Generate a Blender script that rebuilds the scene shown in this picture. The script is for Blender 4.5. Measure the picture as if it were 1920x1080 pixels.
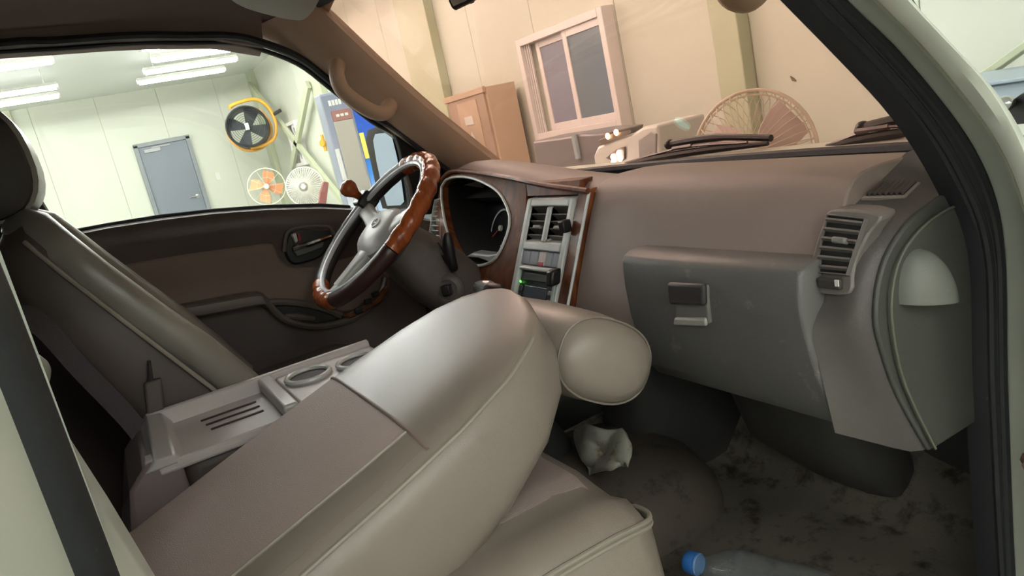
import bpy, bmesh, math, random
import numpy as np
from mathutils import Vector, Matrix
random.seed(7)
SC = bpy.context.scene
COL = SC.collection
for o in list(bpy.data.objects): bpy.data.objects.remove(o)

# ------------------------------------------------------------------ camera
CAM = np.array([1.22, 0.0, 1.5]); F = 1400.0
def cam_rot(yaw, pitch, roll):
    f = np.array([-math.cos(yaw)*math.cos(pitch), math.sin(yaw)*math.cos(pitch), -math.sin(pitch)])
    r = np.cross(f, [0, 0, 1.0]); r /= np.linalg.norm(r); u = np.cross(r, f)
    c, s = math.cos(roll), math.sin(roll)
    return np.array([c*r - s*u, c*u + s*r, f])
RM = cam_rot(math.radians(26.95), math.radians(12.45), math.radians(12.44))
cd = bpy.data.cameras.new('camera'); co = bpy.data.objects.new('camera', cd); COL.objects.link(co)
cd.sensor_width = 36.0; cd.lens = 36.0*F/1920.0; cd.clip_start = 0.02; cd.clip_end = 200
mw = Matrix.Identity(4)
for i in range(3):
    mw[i][0] = RM[0][i]; mw[i][1] = RM[1][i]; mw[i][2] = -RM[2][i]; mw[i][3] = CAM[i]
co.matrix_world = mw
SC.camera = co

# ------------------------------------------------------------------ world, exposure
SC.view_settings.view_transform = 'Standard'; SC.view_settings.look = 'None'
SC.view_settings.gamma = 1.0; SC.view_settings.use_curve_mapping = False
SC.view_settings.exposure = 1.12
SC.cycles.max_bounces = 5; SC.cycles.diffuse_bounces = 3; SC.cycles.glossy_bounces = 3; SC.cycles.transparent_max_bounces = 12
W = bpy.data.worlds.new('world'); SC.world = W; W.use_nodes = True
W.node_tree.nodes['Background'].inputs[0].default_value = (0.5, 0.55, 0.6, 1)
W.node_tree.nodes['Background'].inputs[1].default_value = 0.1
TUBE = 24.0     # strength of the ceiling tubes

# ------------------------------------------------------------------ measuring helpers (real positions in metres from a sight line and a known plane)
def ray(u, v): return RM.T @ np.array([(u-960)/F, -(v-540)/F, 1.0])
def at(u, v, x=None, y=None, z=None):
    r = ray(u, v)
    if x is not None: t = (x-CAM[0])/r[0]
    elif y is not None: t = (y-CAM[1])/r[1]
    else: t = (z-CAM[2])/r[2]
    return CAM + t*r
DK, DY, DZ = 0.49, 0.814, 1.36            # the raked plane of the dashboard face: y = DY + DK (z - DZ)
def dface(z): return DY + DK*(z-DZ)
def atd(u, v, off=0.0):
    r = ray(u, v); t = (DY - off - CAM[1] - DK*(DZ-CAM[2]))/(r[1]-DK*r[2]); return CAM + t*r
V = lambda *a: np.array(a, float)

# ------------------------------------------------------------------ materials
def lin(c): return tuple(((x/255)/12.92 if x/255 <= .04045 else ((x/255+.055)/1.055)**2.4) for x in c)
MATS = {}
def mat(name, rgb, rough=.5, metal=0.0, var=0.0, vscale=6.0, bump=0.0, bscale=300.0, coat=0.0, spec=.5, dirt=None, dscale=3.0, damt=.5, emit=0.0, wave=0.0, wscale=60):
    if name in MATS: return MATS[name]
    m = bpy.data.materials.new(name); m.use_nodes = True; nt = m.node_tree; N = nt.nodes; L = nt.links
    b = N['Principled BSDF']; c = lin(rgb)+(1,)
    b.inputs['Base Color'].default_value = c; b.inputs['Roughness'].default_value = rough
    b.inputs['Metallic'].default_value = metal; b.inputs['Coat Weight'].default_value = coat
    b.inputs['Coat Roughness'].default_value = .15
    b.inputs['Specular IOR Level'].default_value = spec
    tc = N.new('ShaderNodeTexCoord'); out = None
    geo = N.new('ShaderNodeNewGeometry')
    if var > 0 or dirt:
        n = N.new('ShaderNodeTexNoise'); n.inputs['Scale'].default_value = vscale; n.inputs['Detail'].default_value = 6
        L.new(geo.outputs['Position'], n.inputs['Vector'])
        mx = N.new('ShaderNodeMix'); mx.data_type = 'RGBA'
        lo = tuple(x*(1-var) for x in c[:3])+(1,); hi = tuple(min(1, x*(1+var)) for x in c[:3])+(1,)
        mx.inputs[6].default_value = lo; mx.inputs[7].default_value = hi
        L.new(n.outputs['Fac'], mx.inputs[0]); out = mx.outputs[2]
    if dirt:
        n2 = N.new('ShaderNodeTexNoise'); n2.inputs['Scale'].default_value = dscale; n2.inputs['Detail'].default_value = 9; n2.inputs['Roughness'].default_value = .7
        L.new(geo.outputs['Position'], n2.inputs['Vector'])
        rp = N.new('ShaderNodeMapRange'); rp.inputs[1].default_value = 1-damt; rp.inputs[2].default_value = min(1.0, 1-damt+.12)
        L.new(n2.outputs['Fac'], rp.inputs[0])
        m2 = N.new('ShaderNodeMix'); m2.data_type = 'RGBA'
        L.new(rp.outputs[0], m2.inputs[0])
        if out: L.new(out, m2.inputs[6])
        m2.inputs[7].default_value = lin(dirt)+(1,); out = m2.outputs[2]
    if out: L.new(out, b.inputs['Base Color'])
    if bump > 0 or wave > 0:
        bp = N.new('ShaderNodeBump'); bp.inputs['Distance'].default_value = .002; bp.inputs['Strength'].default_value = bump if bump > 0 else wave
        if wave > 0:
            n3 = N.new('ShaderNodeTexWave'); n3.inputs['Scale'].default_value = wscale; n3.inputs['Distortion'].default_value = .3
        else:
            n3 = N.new('ShaderNodeTexNoise'); n3.inputs['Scale'].default_value = bscale; n3.inputs['Detail'].default_value = 3
        L.new(geo.outputs['Position'], n3.inputs['Vector']); L.new(n3.outputs['Fac'], bp.inputs['Height'])
        L.new(bp.outputs['Normal'], b.inputs['Normal'])
    if emit > 0:
        b.inputs['Emission Color'].default_value = c; b.inputs['Emission Strength'].default_value = emit
    MATS[name] = m; return m
def wood(name, a, bcol, scale=14, rough=.25):
    m = bpy.data.materials.new(name); m.use_nodes = True; N = m.node_tree.nodes; L = m.node_tree.links
    b = N['Principled BSDF']; b.inputs['Roughness'].default_value = rough; b.inputs['Coat Weight'].default_value = .12; b.inputs['Coat Roughness'].default_value = .15; b.inputs['Specular IOR Level'].default_value = .3
    g = N.new('ShaderNodeNewGeometry'); mp = N.new('ShaderNodeMapping'); mp.inputs['Scale'].default_value = (1, 1, .25)
    L.new(g.outputs['Position'], mp.inputs['Vector'])
    n = N.new('ShaderNodeTexNoise'); n.inputs['Scale'].default_value = scale; n.inputs['Detail'].default_value = 8; n.inputs['Distortion'].default_value = 2.5
    L.new(mp.outputs[0], n.inputs['Vector'])
    cr = N.new('ShaderNodeValToRGB'); cr.color_ramp.elements[0].position = .35; cr.color_ramp.elements[1].position = .65
    cr.color_ramp.elements[0].color = lin(a)+(1,); cr.color_ramp.elements[1].color = lin(bcol)+(1,)
    L.new(n.outputs['Fac'], cr.inputs[0]); L.new(cr.outputs[0], b.inputs['Base Color'])
    return m
def glass(name, tint, refl=.35, rough=0.02, milk=0.0):
    m = bpy.data.materials.new(name); m.use_nodes = True; nt = m.node_tree; N = nt.nodes; L = nt.links
    N.remove(N['Principled BSDF'])
    t = N.new('ShaderNodeBsdfTransparent'); t.inputs[0].default_value = tuple(tint)+(1,)
    g = N.new('ShaderNodeBsdfGlossy'); g.inputs['Roughness'].default_value = rough; g.inputs[0].default_value = (.8, .8, .8, 1)
    lw = N.new('ShaderNodeLayerWeight'); lw.inputs[0].default_value = .5
    pw = N.new('ShaderNodeMath'); pw.operation = 'POWER'; pw.inputs[1].default_value = 4.0; L.new(lw.outputs['Facing'], pw.inputs[0])
    fr = N.new('ShaderNodeMath'); fr.operation = 'MULTIPLY_ADD'; fr.inputs[1].default_value = refl; fr.inputs[2].default_value = .03; L.new(pw.outputs[0], fr.inputs[0])
    mx = N.new('ShaderNodeMixShader'); L.new(fr.outputs[0], mx.inputs[0]); L.new(t.outputs[0], mx.inputs[1]); L.new(g.outputs[0], mx.inputs[2])
    last = mx
    if milk:
        df_ = N.new('ShaderNodeBsdfDiffuse'); df_.inputs[0].default_value = (.75,.8,.82,1); m2 = N.new('ShaderNodeMixShader'); m2.inputs[0].default_value = milk
        L.new(mx.outputs[0], m2.inputs[1]); L.new(df_.outputs[0], m2.inputs[2]); last = m2
    L.new(last.outputs[0], N['Material Output'].inputs[0]); return m
def gradient_print(name, stops, z0, z1):
    m = bpy.data.materials.new(name); m.use_nodes = True; N = m.node_tree.nodes; L = m.node_tree.links
    b = N['Principled BSDF']; b.inputs['Roughness'].default_value = .35
    g = N.new('ShaderNodeNewGeometry'); s = N.new('ShaderNodeSeparateXYZ'); L.new(g.outputs['Position'], s.inputs[0])
    mr = N.new('ShaderNodeMapRange'); mr.inputs[1].default_value = z0; mr.inputs[2].default_value = z1; L.new(s.outputs[2], mr.inputs[0])
    cr = N.new('ShaderNodeValToRGB'); L.new(mr.outputs[0], cr.inputs[0])
    e = cr.color_ramp.elements
    e[0].position = stops[0][0]; e[0].color = lin(stops[0][1])+(1,); e[1].position = stops[-1][0]; e[1].color = lin(stops[-1][1])+(1,)
    for p, c in stops[1:-1]:
        q = e.new(p); q.color = lin(c)+(1,)
    L.new(cr.outputs[0], b.inputs['Base Color']); return m

# ------------------------------------------------------------------ mesh builder
WL = {}   # world location of every object by name
def nrm(a): a = np.array(a, float); return a/np.linalg.norm(a)
class MB:
    def __init__(s): s.v = []; s.f = []
    def add(s, vs, fs):
        k = len(s.v); s.v += [tuple(map(float, p)) for p in vs]; s.f += [tuple(i+k for i in f) for f in fs]; return s
    def box(s, x0, x1, y0, y1, z0, z1):
        return s.add([(x0,y0,z0),(x1,y0,z0),(x1,y1,z0),(x0,y1,z0),(x0,y0,z1),(x1,y0,z1),(x1,y1,z1),(x0,y1,z1)],
                     [(0,1,2,3),(4,5,6,7),(0,1,5,4),(1,2,6,5),(2,3,7,6),(3,0,4,7)])
    def obox(s, c, a, b, d):
        c, a, b, d = map(np.array, (c, a, b, d)); vs = []
        for k in (-1, 1):
            for i, j in ((-1,-1),(1,-1),(1,1),(-1,1)): vs.append(c+i*a+j*b+k*d)
        return s.add(vs, [(0,1,2,3),(4,5,6,7),(0,1,5,4),(1,2,6,5),(2,3,7,6),(3,0,4,7)])
    def loft(s, rings, caps=True, closed=True, ends=False):
        n = len(rings[0]); vs = [p for r in rings for p in r]; fs = []
        m = n if closed else n-1
        for i in range(len(rings)-1 + (1 if ends else 0)):
            a, b = i*n, ((i+1) % len(rings))*n
            for j in range(m): fs.append((a+j, a+(j+1) % n, b+(j+1) % n, b+j))
        if caps and not ends and closed: fs += [tuple(range(n)), tuple(range((len(rings)-1)*n, len(rings)*n))]
        return s.add(vs, fs)
    def prism(s, pts, vec):
        pts = [np.array(p, float) for p in pts]; vec = np.array(vec, float)
        return s.loft([pts, [p+vec for p in pts]])
    def tube(s, path, r, n=10, closed=False, flat=None):
        path = [np.array(p, float) for p in path]; N = len(path); rr = r if hasattr(r, '__len__') else [r]*N
        rings = []; prev = None
        for i in range(N):
            if closed: t = path[(i+1) % N]-path[i-1]
            else: t = path[min(i+1, N-1)]-path[max(i-1, 0)]
            t = nrm(t)
            if prev is None:
                ref = V(0,0,1) if abs(t[2]) < .9 else V(1,0,0); a = nrm(np.cross(ref, t))
            else: a = nrm(prev - t*np.dot(prev, t))
            prev = a; b = np.cross(t, a)
            rings.append([path[i]+rr[i]*(math.cos(q)*a+math.sin(q)*b) for q in np.linspace(0, 2*math.pi, n, endpoint=False)])
        if closed: return s.loft(rings, ends=True)
        return s.loft(rings)
    def lathe(s, prof, o, ax, n=24, hollow=False):
        o = np.array(o, float); ax = nrm(ax); ref = V(0,0,1) if abs(ax[2]) < .9 else V(1,0,0)
        u = nrm(np.cross(ref, ax)); w = np.cross(ax, u); rings = []
        for r, h in prof:
            r = max(r, 1e-5); rings.append([o+ax*h+r*(math.cos(q)*u+math.sin(q)*w) for q in np.linspace(0, 2*math.pi, n, endpoint=False)])
        return s.loft(rings, ends=hollow)
    def pillow(s, secs, n=32, e=3.5):
        """secs: (centre, half-width vector, half-height vector[, exponent])"""
        rings = []
        for sec in secs:
            c, a, b = [np.array(q, float) for q in sec[:3]]; ex = sec[3] if len(sec) > 3 else e; ring = []
            for q in np.linspace(0, 2*math.pi, n, endpoint=False):
                cc, ss = math.cos(q), math.sin(q)
                ring.append(c + a*math.copysign(abs(cc)**(2/ex), cc) + b*math.copysign(abs(ss)**(2/ex), ss))
            rings.append(ring)
        return s.loft(rings)
    def ell(s, c, a, b, d, nu=20, nv=12, v0=-math.pi/2, v1=math.pi/2):
        c, a, b, d = [np.array(q, float) for q in (c, a, b, d)]; rings = []
        for w in np.linspace(v0+1e-3, v1-1e-3, nv):
            rings.append([c + math.cos(w)*(math.cos(q)*a+math.sin(q)*b) + math.sin(w)*d for q in np.linspace(0, 2*math.pi, nu, endpoint=False)])
        return s.loft(rings)
    def sheet(s, grid, th):
        """grid of points [i][j] given thickness th along the local normal"""
        G = np.array(grid, float); a, b = G.shape[:2]; vs = []; 
        nr = np.zeros_like(G)
        for i in range(a):
            for j in range(b):
                du = G[min(i+1,a-1), j]-G[max(i-1,0), j]; dv = G[i, min(j+1,b-1)]-G[i, max(j-1,0)]
                q = np.cross(du, dv); nr[i,j] = q/(np.linalg.norm(q)+1e-12)
        for P in (G, G+nr*th): vs += [tuple(P[i,j]) for i in range(a) for j in range(b)]
        fs = []; K = a*b; ix = lambda i,j,k: k*K+i*b+j
        for i in range(a-1):
            for j in range(b-1):
                fs.append((ix(i,j,0), ix(i+1,j,0), ix(i+1,j+1,0), ix(i,j+1,0))); fs.append((ix(i,j,1), ix(i,j+1,1), ix(i+1,j+1,1), ix(i+1,j,1)))
        for i in range(a-1):
            for j in (0, b-1): fs.append((ix(i,j,0), ix(i+1,j,0), ix(i+1,j,1), ix(i,j,1)))
        for j in range(b-1):
            for i in (0, a-1): fs.append((ix(i,j,0), ix(i,j+1,0), ix(i,j+1,1), ix(i,j,1)))
        return s.add(vs, fs)
    def build(s, name, m, parent=None, bev=0, sub=0, smooth=True, ang=40, segs=2, label=None):
        P = np.array(s.v); c = (P.min(0)+P.max(0))/2
        me = bpy.data.meshes.new(name); me.from_pydata([tuple(p-c) for p in P], [], s.f)
        bm = bmesh.new(); bm.from_mesh(me); bmesh.ops.recalc_face_normals(bm, faces=bm.faces); bm.to_mesh(me); bm.free()
        if smooth:
            for p in me.polygons: p.use_smooth = True
            if not sub: me.set_sharp_from_angle(angle=math.radians(ang))
        me.materials.append(m)
        return place(name, me, c, parent, bev, sub, segs, label)
def place(name, me, c, parent=None, bev=0, sub=0, segs=2, label=None):
    o = bpy.data.objects.new(name, me); COL.objects.link(o); c = np.array(c, float)
    if parent: o.parent = parent; o.location = c - WL[parent.name]
    else: o.location = c
    WL[o.name] = c
    if bev:
        q = o.modifiers.new('bevel', 'BEVEL'); q.width = bev; q.segments = segs; q.limit_method = 'ANGLE'; q.angle_limit = math.radians(40)
    if sub:
        q = o.modifiers.new('sub', 'SUBSURF'); q.levels = sub; q.render_levels = sub
    if label: o['label'] = label
    return o
def thing(name, label, cat, loc, group=None):
    o = bpy.data.objects.new(name, None); COL.objects.link(o); o.location = tuple(map(float, loc)); WL[o.name] = np.array(loc, float)
    o.empty_display_size = .05
    return tag(o, label, cat, group)
def tag(o, label, cat, group=None):
    o['label'] = label; o['category'] = cat
    if group: o['group'] = group
    return o
def structure(o): o['kind'] = 'structure'; return o
def sempty(name, loc):
    o = bpy.data.objects.new(name, None); COL.objects.link(o); o.location = tuple(map(float, loc)); WL[o.name] = np.array(loc, float)
    return structure(o)
def dup(o, delta, label=None, group=None):
    d = np.array(delta, float)
    c = o.copy(); COL.objects.link(c); WL[c.name] = WL[o.name]+d
    c.location = Vector(o.location)+Vector(d)
    if label: c['label'] = label
    if group: c['group'] = group
    def kids(a, b):
        for ch in list(a.children):
            k = ch.copy(); COL.objects.link(k); k.parent = b; WL[k.name] = WL[ch.name]+d; kids(ch, k)
    kids(o, c); return c
def smooth_path(pts, n=6, closed=False):
    P = [np.array(p, float) for p in pts]; out = []; N = len(P)
    rng = range(N) if closed else range(N-1)
    for i in rng:
        if closed: p0, p1, p2, p3 = P[i-1], P[i], P[(i+1) % N], P[(i+2) % N]
        else: p0, p1, p2, p3 = P[max(i-1,0)], P[i], P[i+1], P[min(i+2,N-1)]
        for t in np.linspace(0, 1, n, endpoint=False):
            out.append(.5*((2*p1)+(-p0+p2)*t+(2*p0-5*p1+4*p2-p3)*t*t+(-p0+3*p1-3*p2+p3)*t**3))
    if not closed: out.append(P[-1])
    return out

# ------------------------------------------------------------------ palette
wall_m = mat('wall_paint', (212,215,199), .55, var=.03, vscale=1.2)
colm_m = mat('column_paint', (190,196,166), .5, var=.03, vscale=2)
ceil_m = mat('ceiling_paint', (236,239,234), .6)
gfloor_m = mat('garage_floor', (164,165,158), .35, var=.15, vscale=1.5)
body_m = mat('truck_paint', (234,238,224), .28, coat=.5, var=.02, vscale=5)
rubber_m = mat('black_rubber', (38,39,42), .55, bump=.2, bscale=120, dirt=(86,88,80), dscale=40, damt=.34)
blk_m = mat('black_plastic', (26,24,25), .4)
dblk_m = mat('dull_black', (16,15,16), .8)
dash_m = mat('dash_plastic', (140,123,116), .5, var=.06, vscale=9, bump=.25, bscale=700)
dashlow_m = mat('dash_lower_plastic', (84,79,76), .48, var=.08, vscale=8, bump=.25, bscale=700)
glove_m = mat('glovebox_plastic', (96,94,91), .4, var=.12, vscale=10, bump=.25, bscale=700, dirt=(140,132,122), dscale=13, damt=.42)
endp_m = mat('dash_end_plastic', (74,74,68), .5, var=.06, vscale=8, bump=.25, bscale=700)
dome_m = mat('dome_plastic', (112,114,106), .55, var=.08, vscale=14, bump=.2, bscale=500)
door_m = mat('door_plastic', (84,70,66), .42, var=.06, vscale=9, bump=.25, bscale=600)
insert_m = mat('door_insert', (126,108,97), .7, var=.06, vscale=12, bump=.35, bscale=500)
trim_m = mat('pillar_trim', (188,160,140), .55, var=.04, vscale=9, bump=.2, bscale=700)
liner_m = mat('headliner_fabric', (122,104,96), .85, var=.05, vscale=9, bump=.3, bscale=500)
visor_m = mat('visor_vinyl', (158,152,138), .6, bump=.2, bscale=500)
vinyl_m = mat('seat_vinyl', (138,127,117), .34, var=.06, vscale=7, bump=.14, bscale=800)
fabric_m = mat('seat_fabric', (170,152,143), .62, var=.09, vscale=9, bump=.45, bscale=650)
ribbed_m = mat('ribbed_vinyl', (150,134,128), .42, var=.05, vscale=7, wave=.35, wscale=160)
pipe_m = mat('seat_piping', (146,138,126), .5)
dseat_m = mat('driver_seat_side', (80,70,65), .55, var=.06, vscale=9, bump=.1, bscale=500)
dvinyl_m = mat('driver_seat_vinyl', (132,126,118), .28, var=.05, vscale=9, bump=.2, bscale=420)
hblack_m = mat('headrest_dark', (56,50,50), .5, bump=.3, bscale=420)
tray_m = mat('tray_plastic', (188,180,176), .36, var=.05, vscale=10, bump=.2, bscale=600)
slot_m = mat('slot_dark', (52,42,40), .7)
silver_m = mat('silver_plastic', (196,199,196), .35, metal=.0, var=.04)
chrome_m = mat('chrome', (205,205,205), .12, metal=1.0)
wood_m = wood('wood_trim', (82,40,18), (124,70,36), 16, .5)
rimwood_m = wood('rim_wood', (128,58,26), (168,88,44), 26, .22)
rimdark_m = mat('rim_leather', (62,40,36), .35, var=.15, vscale=40)
hub_m = mat('hub_grey', (182,181,176), .38, var=.04, vscale=20)
colmn_m = mat('column_plastic', (86,77,72), .5, var=.05, vscale=10, bump=.2, bscale=600)
mat_m = mat('rubber_mat', (92,86,76), .6, var=.2, vscale=14, dirt=(44,36,30), dscale=19, damt=.49, bump=.3, bscale=200)
carpet_m = mat('firewall_carpet', (46,44,43), .9, var=.2, vscale=12, bump=.4, bscale=300)
ws_m = glass('windshield_tint', [math.sqrt(q) for q in (.80,.56,.475)])
cl_m = glass('clear_glass', [math.sqrt(q) for q in (.95,.97,.95)])
tube_m = mat('tube_light', (250,251,250), .4, emit=TUBE)
white_m = mat('white_plastic', (226,224,216), .4)
steel_m = mat('grey_steel_door', (118,126,138), .45)
frame_m = mat('door_frame_grey', (130,136,140), .45)

# ------------------------------------------------------------------ garage shell
XL, XR, YF, YB, ZG, ZC = -13.8, 6.5, 3.2, -6.5, 0.25, 3.38
structure(MB().box(XL-.3, XR+.3, YB-.3, YF+.3, ZG-.2, ZG).build('floor', gfloor_m, smooth=False))
structure(MB().box(XL-.3, XR+.3, YB-.3, YF+.3, ZC, ZC+.2).build('ceiling', ceil_m, smooth=False))
gap_m = mat('panel_joint', (194,196,174), .7)
def panel_wall(name, axis, pos, a0, a1, sign):
    """backing sheet and sandwich panels 1 m wide standing 12 mm proud of it; sign = side the room is on"""
    w = MB()
    if axis == 'y': w.box(a0, a1, pos-.0 if sign > 0 else pos+.012, pos+.2 if sign < 0 else pos-.2, ZG, ZC)
    else: w.box(pos+.012 if sign < 0 else pos-.012, pos+.2 if sign < 0 else pos-.2, a0, a1, ZG, ZC)
    wo = structure(w.build(name, gap_m, smooth=False))
    first = None; k = 0; step = 1.0; n = int(math.ceil((a1-a0)/step))
    for i in range(n):
        b0 = a0+i*step; c = b0+step/2
        if first is None:
            q = MB()
            if axis == 'y': q.box(b0+.003, b0+step-.003, pos-.0, pos+.012*(1 if sign < 0 else -1), ZG, ZC)
            else: q.box(pos, pos+.012*(1 if sign < 0 else -1), b0+.003, b0+step-.003, ZG, ZC)
            first = q.build('panel', wall_m, wo, bev=.002, segs=1, smooth=False); c0 = WL[first.name]
        else:
            d = c0 + (V(i*step, 0, 0) if axis == 'y' else V(0, i*step, 0)); o = first.copy(); COL.objects.link(o); o.parent = wo
            o.location = d-WL[wo.name]; WL[o.name] = d
    return wo
panel_wall('wall_front', 'y', YF, XL, XR, -1)
panel_wall('wall_left', 'x', XL, YB, YF, 1)
structure(MB().box(XR, XR+.2, YB, YF, ZG, ZC).build('wall_right', wall_m, smooth=False))
structure(MB().box(XL, XR, YB-.2, YB, ZG, ZC).build('wall_back', wall_m, smooth=False))
# pilasters over the steel frame
for i, (xa, xb) in enumerate(((-1.91,-1.72), (-6.12,-5.42), (-9.75,-9.28), (-13.79,-13.45))):
    structure(MB().box(xa, xb, YF-.09, YF-.001, ZG, ZC).build('trim_%d' % (i+1), colm_m, bev=.006, smooth=False))
structure(MB().box(XL+.001, XL+.09, -1.1, -.75, ZG, ZC).build('trim_5', colm_m, bev=.006, smooth=False))
# steel bracing on the front wall
def brace(n, a, b, w=.05):
    a, b = np.array(a), np.array(b); d = nrm(b-a); s = nrm(np.cross(d, V(0,1,0)))
    structure(MB().obox((a+b)/2, d*np.linalg.norm(b-a)/2, s*w, V(0,.03,0)).build('trim_%d' % n, colm_m, bev=.004, smooth=False))
pb = lambda u, v: at(u, v, y=YF-.13)
brace(6, pb(468,158), pb(655,392), .05); brace(7, pb(578,158), pb(548,312), .06)
brace(8, pb(1845,142), pb(1990,40), .014)

# steel door in the far wall
dl, dr_, dt = at(251,274,x=XL+.02), at(352,257,x=XL+.02), at(300,265,x=XL)[2]
y0, y1 = dl[1], dr_[1]; zt = dt
d1 = sempty('door_1', (XL+.03, (y0+y1)/2, ZG))
MB().box(XL+.005, XL+.09, y0-.02, y0+.05, ZG, zt).box(XL+.005, XL+.09, y1-.05, y1+.02, ZG, zt).box(XL+.005, XL+.09, y0-.02, y1+.02, zt-.05, zt+.02).build('door_frame', frame_m, d1, bev=.005, smooth=False)
lf = MB().box(XL+.01, XL+.05, y0+.052, y1-.052, ZG+.01, zt-.055).build('door_leaf', steel_m, d1, bev=.004, smooth=False)
hz = at(367,368,x=XL+.08)[2]
MB().lathe([(.0,0),(.035,0),(.035,.012),(.012,.014),(.012,.05),(0,.05)], (XL+.05, y1-.14, hz), (1,0,0), 16).tube([(XL+.09, y1-.14, hz),(XL+.09, y1-.28, hz-.005)], .013, 8).build('door_handle', chrome_m, lf)
MB().box(XL+.05, XL+.1, y0+.13, y0+.4, zt-.16, zt-.1).obox((XL+.09, y0+.42, zt-.085), (0,.16,.0), (.006,0,0), (0,0,.012)).build('door_closer', mat('closer_grey', (170,172,172), .4), lf, bev=.004)
tag(MB().box(XL+.0, XL+.012, y1+.27, y1+.36, hz+.2, hz+.34).build('switch_plate', white_m, bev=.004), 'small white switch plate on the far wall beside the grey door', 'switch')

# sliding window in the front wall
def window(n, x0, x1, z0, z1, yw, panes):
    w = sempty('window_%d' % n, ((x0+x1)/2, yw, z0)); fw = .055
    ft = MB(); d0, d1_ = yw-.10, yw-.001
    ft.box(x0, x0+fw, d0, d1_, z0, z1).box(x1-fw, x1, d0, d1_, z0, z1).box(x0+fw, x1-fw, d0, d1_, z1-fw, z1).box(x0+fw, x1-fw, d0, d1_, z0, z0+fw)
    ft.build('window_frame', mat('window_white', (232,226,222), .35), w, bev=.004, smooth=False)
    xm = (x0+x1)/2+.07; t = .05
    for k, (a, b, dy) in enumerate(((x0+fw+.13, xm+.05, .055), (xm-.03, x1-fw+.03, .02))):
        y_a = d0+dy; s_ = MB(); za, zb = z0+fw, z1-fw
        s_.box(a, a+t, y_a, y_a+.03, za, zb).box(b-t, b, y_a, y_a+.03, za, zb).box(a+t, b-t, y_a, y_a+.03, zb-t, zb).box(a+t, b-t, y_a, y_a+.03, za, za+t)
        so = s_.build('sash', MATS['window_white'], w, bev=.003, smooth=False)
        MB().box(a+t, b-t, y_a+.01, y_a+.018, za+t, zb-t).build('pane', mat('dim_outside_pane_%d' % k, ((150,152,166), (128,142,150))[k], .15), so, smooth=False)  # opaque panes, coloured with the grey-blue of the dim outside
    for q in (0, 1, 2): MB().box(x0+fw+.012+q*.03, x0+fw+.02+q*.03, d0+.03, d0+.045, z0+fw, z1-fw).build('track_rib', MATS['window_white'], w, smooth=False)
window(1, -3.93, -2.81, 1.295, 2.07, YF, 2)
wa, wb = at(538,232,y=YF-.05), at(588,318,y=YF-.05)
window(2, wa[0], wb[0]-.25, wb[2]+.1, wa[2], YF, 2)

# ceiling tubes: the eight in view, then unseen ones added to light the cab and walls
def tube_light(c, L=1.25):
    c = np.array(c); t = thing('tube_light', 'x', 'light', c+V(0,0,.0))
    MB().tube([(c[0], c[1]-L/2, c[2]), (c[0], c[1]+L/2, c[2])], .036, 8).build('lamp', tube_m, t)
    MB().loft([[V(c[0]+dx, y, c[2]+dz) for dx, dz in ((-.066,.012),(-.02,.048),(.02,.048),(.066,.012),(.062,.022),(.022,.058),(-.022,.058),(-.062,.022))] for y in (c[1]-L/2-.02, c[1]+L/2+.02)]).build('reflector', white_m, t, smooth=False)  # reflector added so that upward light stays off the ceiling
    for k in (-1, 1):
        MB().lathe([(0,0),(.038,0),(.038,.03),(0,.03)], (c[0], c[1]+k*(L/2+.015)-.015, c[2]), (0,1,0), 12).build('end_cap', white_m, t)
        MB().tube([(c[0], c[1]+k*L*.4, c[2]+.03), (c[0], c[1]+k*L*.4, ZC)], .004, 6).build('hanger', white_m, t)
    return t
zc = ZC-.24
px_t = [((301,86),(432,68)), ((288,113),(469,86)), ((273,136),(441,110)), ((262,155),(418,130)), ((-60,106),(92,84)), ((-60,142),(96,114)), ((-50,187),(105,162)), ((-60,210),(108,179))]
lab = ['topmost bright tube of the four beside the curved window corner', 'second bright ceiling tube from the top in the group of four', 'third bright ceiling tube from the top in the group of four', 'lowest bright ceiling tube of the four, nearest the far wall',
       'uppermost bright ceiling tube at the left edge', 'second bright ceiling tube from the top at the left edge', 'third bright ceiling tube from the top at the left edge', 'lowest bright ceiling tube at the left edge, above the headrest']
proto = None
for (a, b), l in zip(px_t, lab):
    A, B = at(*a, z=zc), at(*b, z=zc); m_ = (A+B)/2; m_[2] = zc
    if a[0] < 0: m_[1] = B[1]-.6; m_[0] = B[0]
    if proto is None: proto = tube_light(m_, 1.2); o = proto; pc = m_
    else: o = dup(proto, m_-pc)
    o['label'] = l; o['group'] = 'ceiling tube lights'
for (x, y) in [(x, y) for x in (-12.2, -10.0, -6.6, -5.4, -3.0, -1.8, 3.4, 4.6, 5.8) for y in (-4.4, -1.8, .4, 1.7) if (x < -8 and y < -1) or (-8 < x < 2) or (x > 2 and y < 1)]+[(1.0, -4.4), (2.2, -4.4)]:
    o = dup(proto, V(x, y, zc)-pc); o['label'] = 'added ceiling tube lighting the cab and walls, outside the view'; o['group'] = 'added ceiling tube lights out of view'

# ================================================================== TRUCK CAB
FZ = .70                                     # cab floor
cab = thing('truck_cab', 'pale painted truck cab seen through its open passenger door', 'truck', (0, .3, ZG))
# windshield: raked, slightly bowed sheet of tinted glass
def wsp(x, z, off=0.0):
    bow = .075*(1-(x/.66)**2)
    return V(x, 1.0-(z-1.36)*.83+bow*.8+off, z)
zs = np.linspace(1.335, 1.86, 8); xs = np.linspace(-.655, .66, 17)
ws = MB().sheet([[wsp(x, z) for x in xs] for z in zs], .005).build('windshield', ws_m, cab)
edge = [wsp(x, 1.335) for x in xs]+[wsp(.66, z) for z in zs[1:]]+[wsp(x, 1.86) for x in xs[::-1][1:]]+[wsp(-.655, z) for z in zs[::-1][1:-1]]
MB().tube(edge, .011, 8, closed=True).build('windshield_gasket', rubber_m, ws)
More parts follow.
